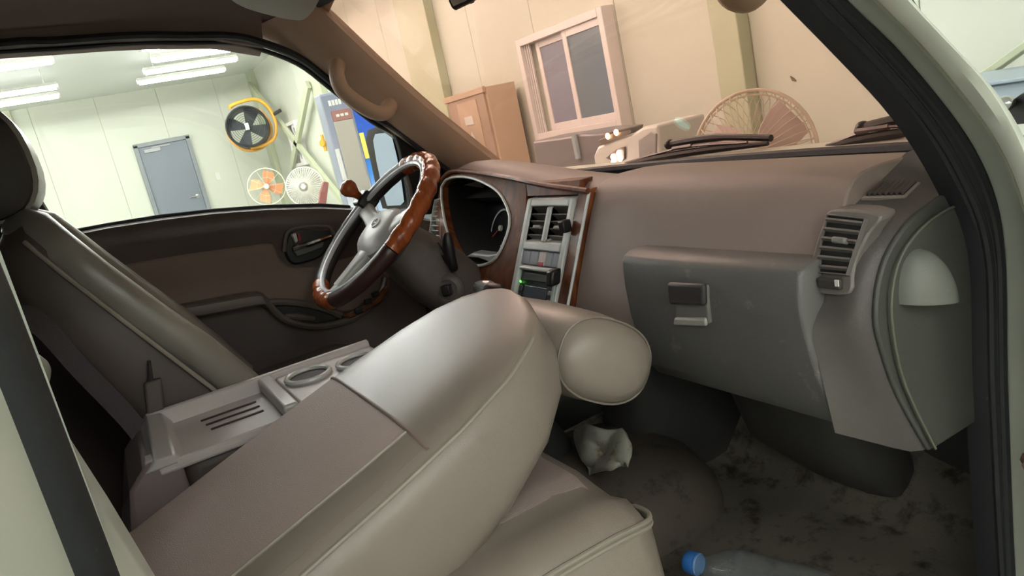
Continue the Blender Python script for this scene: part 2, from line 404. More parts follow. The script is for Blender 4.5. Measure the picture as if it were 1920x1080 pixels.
# pale patch where the tint film has flaked
c_ = at(1278,237,y=1.0); z_ = c_[2]
def onws(u, v):
    p = at(u, v, y=1.0)
    for _ in range(8): p = at(u, v, y=wsp(p[0], p[2])[1]-.003)
    return p
def flake(m, c, a, b):
    nt = m.node_tree; N = nt.nodes; L = nt.links; tb = [n for n in N if n.type == 'BSDF_TRANSPARENT'][0]
    g = N.new('ShaderNodeNewGeometry'); sv = N.new('ShaderNodeVectorMath'); sv.operation = 'SUBTRACT'; sv.inputs[1].default_value = tuple(c); L.new(g.outputs['Position'], sv.inputs[0])
    outs = []
    for ax_ in (a, b):
        d = N.new('ShaderNodeVectorMath'); d.operation = 'DOT_PRODUCT'; d.inputs[1].default_value = tuple(np.array(ax_)/np.dot(ax_, ax_)); L.new(sv.outputs[0], d.inputs[0])
        p = N.new('ShaderNodeMath'); p.operation = 'POWER'; p.inputs[1].default_value = 2; ab = N.new('ShaderNodeMath'); ab.operation = 'ABSOLUTE'; L.new(d.outputs['Value'], ab.inputs[0]); L.new(ab.outputs[0], p.inputs[0]); outs.append(p)
    ad = N.new('ShaderNodeMath'); ad.operation = 'ADD'; L.new(outs[0].outputs[0], ad.inputs[0]); L.new(outs[1].outputs[0], ad.inputs[1])
    lt = N.new('ShaderNodeMath'); lt.operation = 'LESS_THAN'; lt.inputs[1].default_value = 1.0; L.new(ad.outputs[0], lt.inputs[0])
    mx = N.new('ShaderNodeMix'); mx.data_type = 'RGBA'; mx.inputs[6].default_value = tb.inputs[0].default_value; mx.inputs[7].default_value = (.95,1.0,.97,1); L.new(lt.outputs[0], mx.inputs[0]); L.new(mx.outputs[2], tb.inputs[0])
fc0 = onws(1277,236); flake(ws_m, fc0, (onws(1292,244)-onws(1262,228))/2, (onws(1282,229)-onws(1273,243))/2.2)
# front body panel, cowl, roof skin
MB().sheet([[V(x, y, z) for x in np.linspace(-.80,.80,9)] for y, z in ((1.24,.60),(1.26,1.0),(1.24,1.24),(1.21,1.31),(1.16,1.336),(1.11,1.343),(1.085,1.332))], .004).build('front_panel', body_m, cab)
roof = MB().sheet([[V(x, y, z-.09*abs(x/.78)**4) for x in np.linspace(-.78,.78,17)] for y, z in ((-.42,2.0),(-.1,2.03),(.3,2.02),(.5,1.97),(.62,1.885))], .004).build('roof_panel', body_m, cab)
MB().sheet([[V(x, y, z-.11*abs(x/.72)**4) for x in np.linspace(-.72,.72,17)] for y, z in ((-.42,1.96),(-.1,1.985),(.3,1.975),(.45,1.935),(.56,1.895))], -.012).build('headliner', liner_m, cab)
# curved rail between headliner and the driver's window
def win_top(y):   # height of the top edge of the door glass
    P = [(-.45,1.875),(-.07,1.873),(.026,1.865),(.181,1.855),(.383,1.828),(.44,1.809),(.53,1.758),(.593,1.69),(.681,1.587),(.737,1.541),(.865,1.392)]
    return float(np.interp(y, [p[0] for p in P], [p[1] for p in P]))
rail = []
for y in np.linspace(-.42, .46, 9):
    zt = win_top(y)+.004; hz_ = float(np.interp(y, (-.42,-.1,.3,.47), (1.85,1.875,1.865,1.82)))+.03
    rail.append([V(-.765, y, zt-.01), V(-.70, y, zt), V(-.685, y, zt+.03), V(-.66, y, hz_+.0), V(-.60, y, hz_+.055), V(-.50, y, hz_+.08)])
MB().sheet(rail, .01).build('roof_rail_trim', liner_m, cab)
MB().sheet([[V(-p[0], p[1], p[2]) for p in r] for r in rail], -.01).build('roof_rail_trim', liner_m, cab)
# driver-side pillar: trim loft from roof to dash
inner = [at(585,12,x=-.62), at(605,25,x=-.62), at(700,115,x=-.62), at(800,205,x=-.62), at(925,305,x=-.62), at(960,335,x=-.62)]
outer = [at(470,52,x=-.70), at(515,73,x=-.70), at(620,150,x=-.70), at(720,230,x=-.70), at(850,325,x=-.70), at(890,350,x=-.70)]
secs = []
for a, b in zip(smooth_path(inner, 4), smooth_path(outer, 4)):
    d = b-a; n_ = V(.9,-.35,.15); n_ = n_/np.linalg.norm(n_)
    secs.append([a+n_*0-V(.02,-.03,0), a, a+d*.25+n_*.018, a+d*.55+n_*.022, a+d*.85+n_*.010, b, b-V(.03,0,0)])
MB().sheet(secs, -.006).build('pillar_trim', trim_m, cab)
pl_body = [[a+V(-.03,.035,.0), a+V(-.09,.06,0), b+V(-.1,.02,0), b+V(-.06,-.005,0)] for a, b in zip(smooth_path(inner, 3), smooth_path(outer, 3))]
MB().loft(pl_body).build('pillar_panel', body_m, cab)
# grab handle on that pillar
gp = [at(634,118,x=-.655), at(631,132,x=-.62), at(634,152,x=-.60), at(645,172,x=-.595), at(672,194,x=-.595), at(700,210,x=-.595), at(718,212,x=-.60), at(729,204,x=-.62), at(732,192,x=-.65)]
gh = MB().tube(smooth_path(gp, 4), [.019]*33, 12).build('grab_handle', mat('grab_handle_plastic', (196,166,144), .5, bump=.15, bscale=600), cab, bev=0)
for q, x_ in ((gp[0],-.655),(gp[-1],-.65)): MB().ell(q+V(-.005,0,0), V(.03,.0,.0), V(0,.027,0), V(0,0,.03), 14, 8).build('handle_foot', MATS['grab_handle_plastic'], gh)
# rubber around the driver's window opening (on the cab)
wt = [V(-.69, y, win_top(y)) for y in (-.42,-.07,.026,.181,.3,.383,.44,.53,.593,.681,.737,.80,.865)]
MB().tube(smooth_path(wt, 4), .010, 8).build('door_seal', rubber_m, cab)
# rear wall, rear shelf, floor, engine hump, firewall
MB().box(-.76,.66,-.46,-.42,.66,2.0).build('rear_wall', mat('rear_carpet', (46,40,40), .95, bump=.4, bscale=300), cab, smooth=False)
MB().box(-.76,.76,-.46,1.2,.60,FZ-.012).build('floor_pan', mat('floor_paint', (60,60,56), .7, var=.3, vscale=12), cab, bev=.01, smooth=False)
MB().box(-.08,.62,-.42,.30,FZ-.012,.88).build('engine_box', carpet_m, cab, bev=.04, segs=4)
fm = [[V(x, y, FZ-.008+.01*math.sin(9*x+5*y)*math.sin(7*y)+max(0, y-1.0)*.9+ .16*max(0,(.14-x)/.3)**1.4*(1 if x < .14 else 0)) for x in np.linspace(-.12,.672,22)] for y in np.linspace(.30,1.14,20)]
MB().sheet(fm, -.012).build('floor_mat', mat_m, cab)
# firewall carpet leaning up under the dash, with the blower housing bulge
MB().sheet([[V(x, y+.02*math.sin(8*x), z) for x in np.linspace(-.7,.69,14)] for y, z in ((1.10,.70),(1.12,.85),(1.08,1.0),(1.0,1.12))], .01).build('firewall', carpet_m, cab)
MB().pillow([((.36,1.06,.74),(.10,0,0),(0,.05,0)), ((.34,1.0,.84),(.13,0,0),(0,.09,0)), ((.33,.98,.95),(.13,0,0),(0,.10,0)), ((.33,.98,1.04),(.11,0,0),(0,.09,0))], 20).build('blower_housing', mat('blower_plastic', (54,52,49), .6, var=.2, vscale=10), cab)
MB().pillow([((-.02,1.0,.70),(.10,0,0),(0,.2,0)), ((-.02,.97,.85),(.09,0,0),(0,.17,0)), ((-.03,.95,1.0),(.085,0,0),(0,.13,0)), ((-.04,.92,1.12),(.08,0,0),(0,.12,0))], 20).build('centre_duct', mat('duct_dark', (40,38,38), .75, var=.2, vscale=10), cab)
# ------------- passenger door opening: rubber and painted jamb
op_in = [(1430,-90),(1515,0),(1610,100),(1692,190),(1745,262),(1787,335),(1822,410),(1840,480),(1846,560),(1848,700),(1856,860),(1864,1000),(1872,1120),(1878,1200)]
op_out = [(1500,-90),(1578,0),(1668,85),(1752,182),(1808,258),(1846,330),(1868,400),(1878,480),(1880,560),(1882,700),(1887,860),(1892,1000),(1898,1120),(1902,1200)]
XA = .69
ipts = smooth_path([at(*q, x=XA) for q in op_in], 3); opts = smooth_path([at(*q, x=XA+.012) for q in op_out], 3)
# the opening goes on up to the roof and back to the rear pillar
EXT = [V(.69,-.06,1.845), V(.69,.10,1.842), V(.69,.25,1.825), V(.69,.38,1.795), V(.69,.47,1.755), V(.69,.54,1.705)]
def extend(P): 
    d = P[0]-ipts0; return smooth_path([e+V(d[0], d[1]*(.15+.85*i/5), max(d[1], d[2])*(1.2-.2*i/5)) for i, e in enumerate(EXT)]+[P[0]], 3)[:-1]+P
ipts0 = ipts[0].copy(); opts = extend(opts); ipts = extend(ipts)
def ridge(t0, dx): return [a*(1-t0)+b*t0+V(dx,0,0) for a, b in zip(ipts, opts)]
rub = MB().sheet([[a+V(-.03,.004,0), a+V(.0,0,0), a*.6+b*.4+V(.008,-.002,0), a*.2+b*.8+V(.006,0,0), b+V(.004,.004,0), b+V(0,.02,0)] for a, b in zip(ipts, opts)], -.006).build('opening_seal', rubber_m, cab)
MB().tube(ridge(.22, .004), .006, 8).build('seal_lip', rubber_m, rub)
MB().tube(ridge(.72, .004), .0065, 8).build('seal_lip', rubber_m, rub)
# painted jamb: sections running out from the rubber to the outer skin
sil = [(1625,-90),(1702,0),(1775,78),(1842,150),(1890,222),(1926,300),(1958,390),(1975,480),(1980,560),(1982,700),(1985,860),(1990,1000),(1996,1120),(2000,1200)]
cre = [(1560,-90),(1642,0),(1722,80),(1800,172),(1858,250),(1896,322),(1922,400),(1935,480),(1938,560),(1940,700),(1943,860),(1948,1000),(1954,1120),(1960,1200)]
spt = smooth_path([at(*q, x=.80) for q in sil], 3); cpt = smooth_path([at(*q, x=.765) for q in cre], 3)
spt = extend(spt); cpt = extend(cpt)
jam = []
for a, b, c, s_ in zip(ipts, opts, cpt, spt):
    jam.append([b+V(-.03,.02,0), b+V(.0,.003,0), b*.6+c*.4+V(-.003,.012,0), b*.2+c*.8+V(0,.008,0), c, c*.85+s_*.15+V(.003,-.006,0), c*.4+s_*.6+V(.006,-.010,0), s_, s_+V(-.004,.025,-.012), s_+V(-.03,.08,-.035)])
MB().sheet(jam, -.004).build('pillar_jamb', body_m, cab)
MB().tube([c+V(.002,-.003,0) for c in cpt], .0022, 6).build('jamb_seam', mat('seam_sealer', (150,150,132), .6), cab)
hb = at(1913,872,x=.75)
MB().lathe([(0,0),(.009,0),(.009,.006),(.006,.009),(.006,.02),(0,.02)], hb+V(-.0,.02,0), (.4,-1,0), 8).build('hinge_bolt', mat('rusty_bolt', (112,84,64), .7, var=.3, vscale=200), cab)
MB().sheet([[V(.800,.835,z), V(.808,.95,z), V(.806,1.10,z), V(.79,1.20,z), V(.76,1.245,z)] for z in (.60,.85,1.05,1.2,1.30)], .004).build('front_quarter', body_m, cab)
# lower sill of the opening
MB().box(.66,.80,-.06,.94,.58,.72).build('door_sill', body_m, cab, bev=.02, segs=3)
# ------------- rear pillar beside the camera
xb = .72
bl, br = at(75,880,x=xb), at(130,900,x=xb)
MB().loft([[V(.60,-.46,z), V(.66,-.10,z), V(.70,yb-.006,z), V(.745,yb-.012,z), V(.80,yb-.03,z), V(.82,-.46,z)] for z, yb in ((.62,-.058),(1.0,-.060),(1.3,-.061),(1.46,-.062),(1.65,-.068),(1.85,-.10),(2.0,-.16))]).build('rear_pillar', body_m, cab)
sealp = [[V(.695,y_-.002,z), V(.70,y_+.010,z), V(.716,y_+.011,z), V(.728,y_+.004,z), V(.732,y_-.006,z)] for z, y_ in ((.66,-.066),(1.0,-.067),(1.3,-.068),(1.46,-.069),(1.65,-.074),(1.85,-.105),(1.95,-.14))]
MB().sheet(sealp, .004).build('rear_seal', rubber_m, cab)
MB().loft([[V(.56,-.40,z), V(.595,ye-.015,z), V(.62,ye,z), V(.655,ye-.002,z), V(.69,-.055,z), V(.68,-.40,z)] for z, ye in ((.64,.0),(1.0,-.014),(1.12,-.028),(1.23,-.042),(1.30,-.053),(1.36,-.064),(1.45,-.085),(1.6,-.11))]).build('rear_jamb', body_m, cab)
ap = at(78,692,x=.66)
MB().lathe([(0,-.02),(.011,-.02),(.012,.004),(.010,.009),(.005,.012),(0,.0125)], ap+V(0,-.008,0), (.2,1,.1), 18).build('belt_anchor', mat('anchor_grey', (120,118,110), .45), cab)

# ------------- driver's door
dd = thing('driver_door', 'dark brown driver door with lighter insert panel, beyond the steering wheel', 'car door', (-.75, .3, .70))
belt = [(-.42,1.478),(-.20,1.472),(-.086,1.468),(.01,1.465),(.121,1.456),(.237,1.442),(.36,1.421),(.489,1.393),(.569,1.369),(.66,1.335),(.74,1.30),(.86,1.25)]
prof = []
for y, zb in belt:
    prof.append([V(-.80,y,zb-.015), V(-.735,y,zb-.001), V(-.715,y,zb), V(-.69,y,zb-.008), V(-.68,y,zb-.030), V(-.683,y,zb-.055), V(-.70,y,zb-.10), V(-.705,y,zb-.16), V(-.705,y,1.10), V(-.70,y,.95), V(-.70,y,.74), V(-.80,y,.72)])
MB().loft(prof).build('door_panel', door_m, dd)
MB().prism([V(-.815,y,zb-.02) for y,zb in belt]+[V(-.815,.86,.70),V(-.815,-.42,.70)], (.014,0,0)).build('outer_skin', body_m, dd, bev=.004)
def plate(name, px, x, th, m, parent, bev=.004, sm=3, segs=2):
    P = smooth_path([at(*q, x=x) for q in px], sm, closed=True) if sm else [at(*q, x=x) for q in px]
    return MB().prism(P, (th,0,0)).build(name, m, parent, bev=bev, segs=segs)
plate('insert_panel', [(190,512),(213,500),(330,478),(440,463),(500,455),(514,466),(524,487),(548,499),(600,497),(660,480),(720,480),(720,560),(640,585),(560,566),(500,562),(478,548),(400,560),(300,578),(250,580)], -.712, .018, insert_m, dd, bev=.006)
# door pull: armrest ledge and the pocket ring
arm = [at(285,592,x=-.68), at(380,578,x=-.68), at(480,560,x=-.68), at(492,566,x=-.68)]
MB().pillow([(p, V(.035,0,0), V(0,-.003,.017)) for p in smooth_path(arm, 3)], 16, 4).build('armrest', mat('armrest_vinyl', (108,97,90), .4, bump=.2, bscale=500), dd)
rim = [(478,552),(500,566),(520,588),(548,605),(590,612),(630,607),(665,595),(695,572),(715,545),(722,520)]
MB().tube(smooth_path([at(*q, x=-.672) for q in rim], 4), .009, 8).build('pocket_rim', mat('pocket_rim_plastic', (100,90,84), .35), dd)
rim2 = [(495,568),(530,566),(570,570),(610,580),(640,592)]
MB().tube(smooth_path([at(*q, x=-.675) for q in rim2], 4), .009, 8).build('pocket_rim', MATS['pocket_rim_plastic'], dd)
plate('pull_cup', [(508,574),(540,571),(580,575),(615,586),(640,596),(600,606),(560,604),(530,592)], -.70, .014, blk_m, dd, bev=.003)
MB().tube([at(535,592,x=-.678), at(560,594,x=-.678), at(590,597,x=-.678)], [.006,.010,.006], 8).build('pull_bar', MATS['armrest_vinyl'], dd)
# inside handle
hr = plate('handle_recess', [(532,470),(538,440),(552,430),(590,426),(615,428),(624,440),(618,456),(600,480),(570,492),(545,494)], -.703, .016, blk_m, dd, bev=.005)
MB().tube(smooth_path([at(*q, x=-.683) for q in ((533,472),(537,440),(552,429),(590,424),(617,426),(626,440))], 4), .005, 8).build('recess_lip', MATS['pocket_rim_plastic'], hr)
MB().tube([at(549,466,x=-.672), at(580,458,x=-.668), at(621,443,x=-.672)], [.006,.008,.005], 8).build('handle_lever', chrome_m, hr)
MB().prism([at(*q, x=-.684) for q in ((549,470),(606,452),(604,464),(555,482))], (.010,0,0)).build('lever_plate', mat('lever_grey', (96,96,92), .35), hr, bev=.003)
MB().prism([at(*q, x=-.684) for q in ((544,440),(553,436),(558,452),(552,456),(548,446))], (.012,0,0)).build('lock_lever', silver_m, hr, bev=.003)
MB().prism([at(*q, x=-.684) for q in ((556,438),(562,438),(564,451),(559,453))], (.009,0,0)).build('lock_mark', mat('lock_red', (150,30,40), .4), hr)
# door glass and rear frame, mirror sail
gl = [V(-.735, y, win_top(y)+.01) for y in np.linspace(-.12,.75,16)]; gb = [V(-.735, y, float(np.interp(y, [b[0] for b in belt], [b[1] for b in belt]))-.03) for y in np.linspace(-.12,.75,16)]
MB().sheet([gb, gl], .004).build('door_glass', cl_m, dd)
fr_ = smooth_path([V(-.715, y, win_top(y)-.012) for y in (-.12,-.07,.026,.181,.3,.383,.44,.53,.593,.681,.737,.80)], 4)
MB().tube(fr_, .006, 8).build('window_frame', blk_m, dd)
MB().tube([at(40,330,x=-.715), at(74,388,x=-.715), at(108,441,x=-.715)], .012, 8).build('window_frame', blk_m, dd)
MB().obox((at(20,330,x=-.72)+at(90,440,x=-.72))/2+V(0,-.045,0), V(.012,0,0), V(0,.045,0), V(0,0,.16)).build('frame_post', blk_m, dd, bev=.01)
plate('belt_strip', [(100,443),(200,425),(300,409),(400,398),(500,391),(600,388),(655,391),(655,385),(600,381),(500,384),(400,391),(300,402),(200,418),(104,436)], -.722, .014, rubber_m, dd, bev=.003, sm=0)
plate('mirror_sail', [(728,238),(745,238),(800,282),(850,325),(858,345),(846,380),(800,402),(765,402),(755,330),(742,275)], -.735, .03, dblk_m, dd, bev=.006, sm=0)
MB().tube([at(752,300,x=-.70), at(768,350,x=-.70), at(776,398,x=-.70)], .006, 8).build('sail_rib', MATS['pocket_rim_plastic'], dd)

# ------------- outside mirror on the driver's side
sm_ = thing('side_mirror', 'black wing mirror with bluish glass outside the driver window', 'mirror', at(730,390,x=-.97))
cA = (at(692,240,x=-.97)+at(772,388,x=-.97))/2
mu = nrm(V(.93,.36,0)*1.0); mv = V(0,0,1); mn = nrm(np.cross(mu, mv))
if np.dot(mn, CAM-cA) < 0: mn = -mn
tl = lambda u, v: (lambda r: CAM + r*(np.dot(cA-CAM, mn)/np.dot(r, mn)))(ray(u, v))
hs = [tl(*q) for q in ((688,262),(692,244),(706,238),(732,238),(748,246),(758,275),(770,340),(776,378),(766,390),(738,392),(720,390),(708,350),(697,300))]
mc = sum(hs)/len(hs)
MB().loft([[mc+(p-mc)*.55-mn*.10 for p in hs], [mc+(p-mc)*.9-mn*.06 for p in hs], hs, [p+mn*.006 for p in hs], [mc+(p-mc)*.93+mn*.008 for p in hs]]).build('mirror_housing', blk_m, sm_, bev=0)
gs = [tl(*q)+mn*.012 for q in ((706,262),(710,250),(728,248),(741,255),(750,290),(760,345),(764,376),(757,383),(732,384),(723,352),(712,300))]
MB().prism(gs, mn*.002).build('mirror_glass', mat('mirror_blue', (206,220,255), .06, metal=1.0), sm_)
MB().tube([mc-mn*.04, V(-.80, mc[1]+.02, mc[2]-.05), V(-.745,.80,1.40)], .014, 10).build('mirror_arm', blk_m, sm_)

# ------------- visors, inside mirror, round mirror outside
def visor(name, px, z, th, label):
    P = smooth_path([at(*q, z=z) for q in px], 3, closed=True)
    t = thing(name, label, 'sun visor', sum(P)/len(P)); MB().prism(P, (0,0,th)).build('visor_board', visor_m, t, bev=.006, segs=3); return t, P
vz = 1.80
vpx = [(600,2),(585,26),(566,39),(535,37),(500,29),(462,18),(432,2),(410,-30),(470,-60),(620,-50)]
vt, vP = visor('sun_visor', vpx, 1.80, .016, 'light grey sun visor folded up above the driver window')
MB().tube([vP[6]+V(-.0,.0,.008), vP[6]+V(-.03,.02,.05)], .006, 8).build('visor_pivot', blk_m, vt)
rm = thing('rear_view_mirror', 'dark rear view mirror tip at the top of the windshield', 'mirror', at(858,0,x=-.02))
q0 = [at(*q, x=-.02) for q in ((838,-30),(841,2),(848,17),(853,17),(884,2),(905,-12),(905,-60),(845,-60))]
MB().prism(q0, (-.018,.012,0)).build('mirror_shell', blk_m, rm, bev=.004)
MB().prism([q+V(.003,-.003,0) for q in (at(844,-20,x=-.02), at(846,2,x=-.02), at(851,12,x=-.02), at(876,2,x=-.02), at(890,-20,x=-.02))], (-.003,.002,0)).build('mirror_glass', mat('dark_mirror', (120,120,125), .1, metal=.9), rm)
MB().tube([at(878,-15,x=-.04), at(882,-2,x=-.04), at(886,6,x=-.04)], .004, 8).build('mirror_lever', blk_m, rm)
MB().tube([at(870,-40,x=-.03), wsp(0,1.80,-.01)], .008, 8).build('mirror_stem', blk_m, rm)
um = thing('under_view_mirror', 'round olive grey mirror hanging outside the top of the windshield', 'mirror', at(1395,0,y=1.02))
uc = at(1393,-38,y=1.02); ud = nrm(V(.25,-1,-.1))
MB().lathe([(0,.03),(.02,.029),(.04,.024),(.05,.012),(.0535,0),(.052,-.008),(.04,-.02),(.02,-.028),(0,-.03)], uc, ud, 28).build('mirror_shell', mat('olive_grey', (176,176,150), .5), um)
MB().tube([uc-ud*.02, uc+V(.02,.0,.08), V(.34,.72,1.90)], .008, 8).build('mirror_arm', blk_m, um)

# ------------- wipers on the cowl
def wiper(pxa, pxb, lump, label):
    t = thing('windshield_wiper', label, 'wiper', at(*lump, y=1.11), 'windshield wipers')
    A, B = at(*pxa, y=1.105), at(*pxb, y=1.10); L_ = at(*lump, y=1.12)
    mid = (A+B)/2+V(0,0,.006)
    MB().tube(smooth_path([A, mid, B], 6), [.004+.004*math.sin(math.pi*i/12) for i in range(13)], 8).build('wiper_blade', blk_m, t)
    MB().tube(smooth_path([A+V(.03,.0,.006), mid+V(0,.0,.012), B+V(-.05,0,.006)], 6), .003, 6).build('blade_bridge', mat('wiper_metal', (120,112,112), .3, metal=.7), t)
    MB().tube(smooth_path([L_, L_*.5+B*.5+V(0,.005,.012), B+V(.0,.01,.008)], 6), [.009]*7+[.007]*6, 8).build('wiper_arm', blk_m, t)
    MB().ell(L_, V(.013,0,0), V(0,.013,0), V(0,0,.012), 14, 8).build('pivot_cap', blk_m, t)
    rnd = random.Random(3)
    MB().tube([mid+V(-.03,0,.012), mid+V(.03,0,.014)], .005, 6).build('arm_hook', MATS['wiper_metal'], t)
    return t
wiper((1160,311), (1440,269), (1256,271), 'black wiper lying below the middle of the windshield')
wiper((1512,287), (1790,236), (1618,240), 'black wiper beside the right pillar, farther right of the two')

# ================================================================== DASHBOARD
da = thing('dashboard', 'grey brown moulded dashboard with wood trim under the windshield', 'dashboard', (0, .85, .95))
# passenger side: padded upper body
pp = [(1.04,1.325),(.98,1.345),(.92,1.352),(.87,1.353),(.838,1.351),(.818,1.345),(.803,1.331),(.785,1.298),(.766,1.262),(.742,1.215),(.722,1.172),(.706,1.13),(.712,1.10),(.76,1.07),(.82,1.06),(1.04,1.05)]
def psec(x, dz=0, dy=0): return [V(x, y+(dy if y < .9 else 0), z+(dz if z > 1.3 else dz*max(0,(z-1.2)/.1) if z > 1.2 else 0)) for y, z in pp]
MB().loft([psec(.062,.006), psec(.075,.007), psec(.2,.004), psec(.4,0), psec(.56,-.004), psec(.60,-.007)]).build('dash_pad', dash_m, da, bev=.003)
# driver side body behind the wheel
MB().loft([[V(x, y, z) for y, z in ((1.04,1.32),(.9,1.335),(.845,1.325),(dface(1.29)+.15,1.29),(dface(1.2)+.15,1.2),(dface(1.12)+.15,1.12),(.84,.98),(1.04,.95))] for x in (-.705,-.69,-.3,.0,.06)]).build('dash_core', mat('dash_dark', (58,52,50), .55, bump=.2, bscale=600), da)
# instrument hood: arched lid from the wood rim back to the glass
rimx = [(-.655,1.30),(-.652,1.34),(-.640,1.376),(-.60,1.394),(-.55,1.398),(-.46,1.392),(-.36,1.382),(-.25,1.370),(-.10,1.352),(.064,1.337)]
hood = []
for k, (dy, dz, m_) in enumerate(((0,0,0),(.015,.012,0),(.04,.018,0),(.09,.012,0),(.15,-.01,.0),(.2,-.04,.0))):
    hood.append([V(x+(dy*.15 if x < -.6 else 0), dface(z)+dy, max(z+dz, 1.27)) for x, z in rimx])
MB().sheet(hood, .012).build('instrument_hood', dash_m, da)
# wood fascia with openings for the instruments and the centre stack
hole = [atd(*q) for q in ((838,352),(852,336),(880,333),(912,341),(945,361),(964,392),(968,420),(957,457),(938,488),(905,499),(875,484),(853,445),(841,395))]
hole = smooth_path(hole, 3, closed=True)
def onface(x, z, off=0): return V(x, dface(z)-off, z)
outer_w = [(-.652,1.372),(-.60,1.392),(-.50,1.395),(-.40,1.386),(-.30,1.374),(-.235,1.366),(-.19,1.36),(-.168,1.30),(-.168,1.24),(-.165,1.17),(-.165,1.10),(-.26,1.10),(-.36,1.13),(-.46,1.16),(-.56,1.20),(-.64,1.28)]
ctr = sum(hole)/len(hole)
def radial(loop, c, n):     # resample a loop by angle about c so that two loops can be bridged
    L_ = [(math.atan2(p[2]-c[2], p[0]-c[0]), p) for p in smooth_path(loop, 8, closed=True)]; L_.sort(key=lambda t: t[0])
    an = np.array([t[0] for t in L_]); P = np.array([t[1] for t in L_]); out = []
    an = np.concatenate([an-2*math.pi, an, an+2*math.pi]); P = np.concatenate([P, P, P])
    for q in np.linspace(-math.pi, math.pi, n, endpoint=False): out.append(V(*[np.interp(q, an, P[:, k]) for k in range(3)]))
    return out
NN = 64
h_in = radial(hole, ctr, NN); w_out = [onface(p[0], p[2]) for p in radial([onface(*q) for q in outer_w], ctr, NN)]
h_in = [onface(p[0], p[2]) for p in h_in]
lip = V(0,-.014,.005)
wf = MB().loft([[p+V(0,.02,0) for p in w_out], [p+lip*.7 for p in w_out], [p*.3+q*.7+lip for p, q in zip(w_out, h_in)], [q+lip for q in h_in], [q+V(0,.004,0) for q in h_in]], caps=False).build('wood_fascia', wood_m, da)
MB().tube([p+lip*1.1 for p in h_in], .0035, 6, closed=True).build('bezel_rim', silver_m, wf)
MB().tube(smooth_path([onface(x, z)+lip*1.2 for x, z in rimx[2:]], 4), .006, 8).build('wood_edge', wood_m, da)
MB().loft([[V(x, dface(z)+.02, z), V(x, dface(z)-.01, z), V(x+.042, dface(z)-.012, z), V(x+.042, dface(z)+.02, z)] for x, z in ((.018,1.345),(.018,1.25),(.018,1.12),(.018,1.06))]).build('wood_strip', wood_m, da, bev=.003)
MB().tube([onface(.061,1.34,.014), onface(.061,1.2,.014), onface(.061,1.06,.014)], .003, 6).build('strip_edge', silver_m, da)
MB().loft([[V(x0, dface(z)+.02, z), V(x0, dface(z)-.011, z), V(x1, dface(z)-.011, z), V(x1, dface(z)+.02, z)] for x0, x1, z in ((-.19,.02,1.362),(-.172,.02,1.335))]).build('wood_header', wood_m, da, bev=.002)
# recessed instrument cluster
dep = V(0,.11,-.01)
sh = MB().loft([[q+V(0,.0,0) for q in h_in], [q+dep*.5 for q in h_in], [q+dep for q in h_in]], caps=False).build('cluster_shroud', dblk_m, da)
fc = MB().loft([[q+dep for q in h_in], [ctr+(q-ctr)*.5+dep for q in h_in], [ctr+(q-ctr)*.05+dep for q in h_in]]).build('cluster_face', mat('cluster_face_black', (24,25,28), .3), da)
def oncl(u, v, off=.004):
    r = ray(u, v); t = (DY+.11-off-DK*(DZ-.01-CAM[2]))/(r[1]-DK*r[2]); return CAM+t*r
g0 = oncl(940,428)
for k, (cx_, rr) in enumerate(((0,.052),(.125,.052))):
    c_ = g0+V(cx_, 0, 0); e1 = V(1,0,0); e2 = nrm(V(0,DK,1))
    gd = MB().loft([[c_+(e1*math.cos(q)+e2*math.sin(q))*rr*1.0+V(0,-.002,0) for q in np.linspace(0,2*math.pi,32,endpoint=False)], [c_+(e1*math.cos(q)+e2*math.sin(q))*rr*.9+V(0,-.002,0) for q in np.linspace(0,2*math.pi,32,endpoint=False)]], caps=False).build('gauge_ring', mat('gauge_grey', (176,180,182), .4), fc)
    MB().lathe([(0,0),(.008,0),(.007,.006),(0,.007)], c_, (0,-1,.4), 14).build('gauge_hub', mat('gauge_white', (215,215,210), .4), fc)
    MB().tube([c_+V(0,-.006,0), c_-e1*.03-e2*.022+V(0,-.006,0)], .0012, 5).build('needle', mat('needle_red', (200,70,50), .4), fc)
for p, c, nm in (((958,424),(225,40,60),'warning_lamp_red'),((968,404),(70,210,80),'warning_lamp_green')):
    MB().ell(oncl(*p, .008), V(.006,0,0), V(0,.003,0), V(0,0,.007), 10, 6).build('warning_lamp', mat(nm, c, .4, emit=1.2), fc)
for p in ((904,450),(944,456)):
    c_ = oncl(*p, .006); MB().obox(c_, V(.014,0,0), V(0,.003,0), V(0,.0,.004)).build('reset_knob', dblk_m, fc, bev=.001)
# lighter lower lip of the cluster
low = [atd(*q, .004) for q in ((872,482),(885,474),(915,478),(950,472),(938,492),(925,502),(912,490),(895,484))]
MB().prism(low, (0,.03,0)).build('cluster_lip', mat('lip_grey', (140,143,146), .35), da, bev=.004)
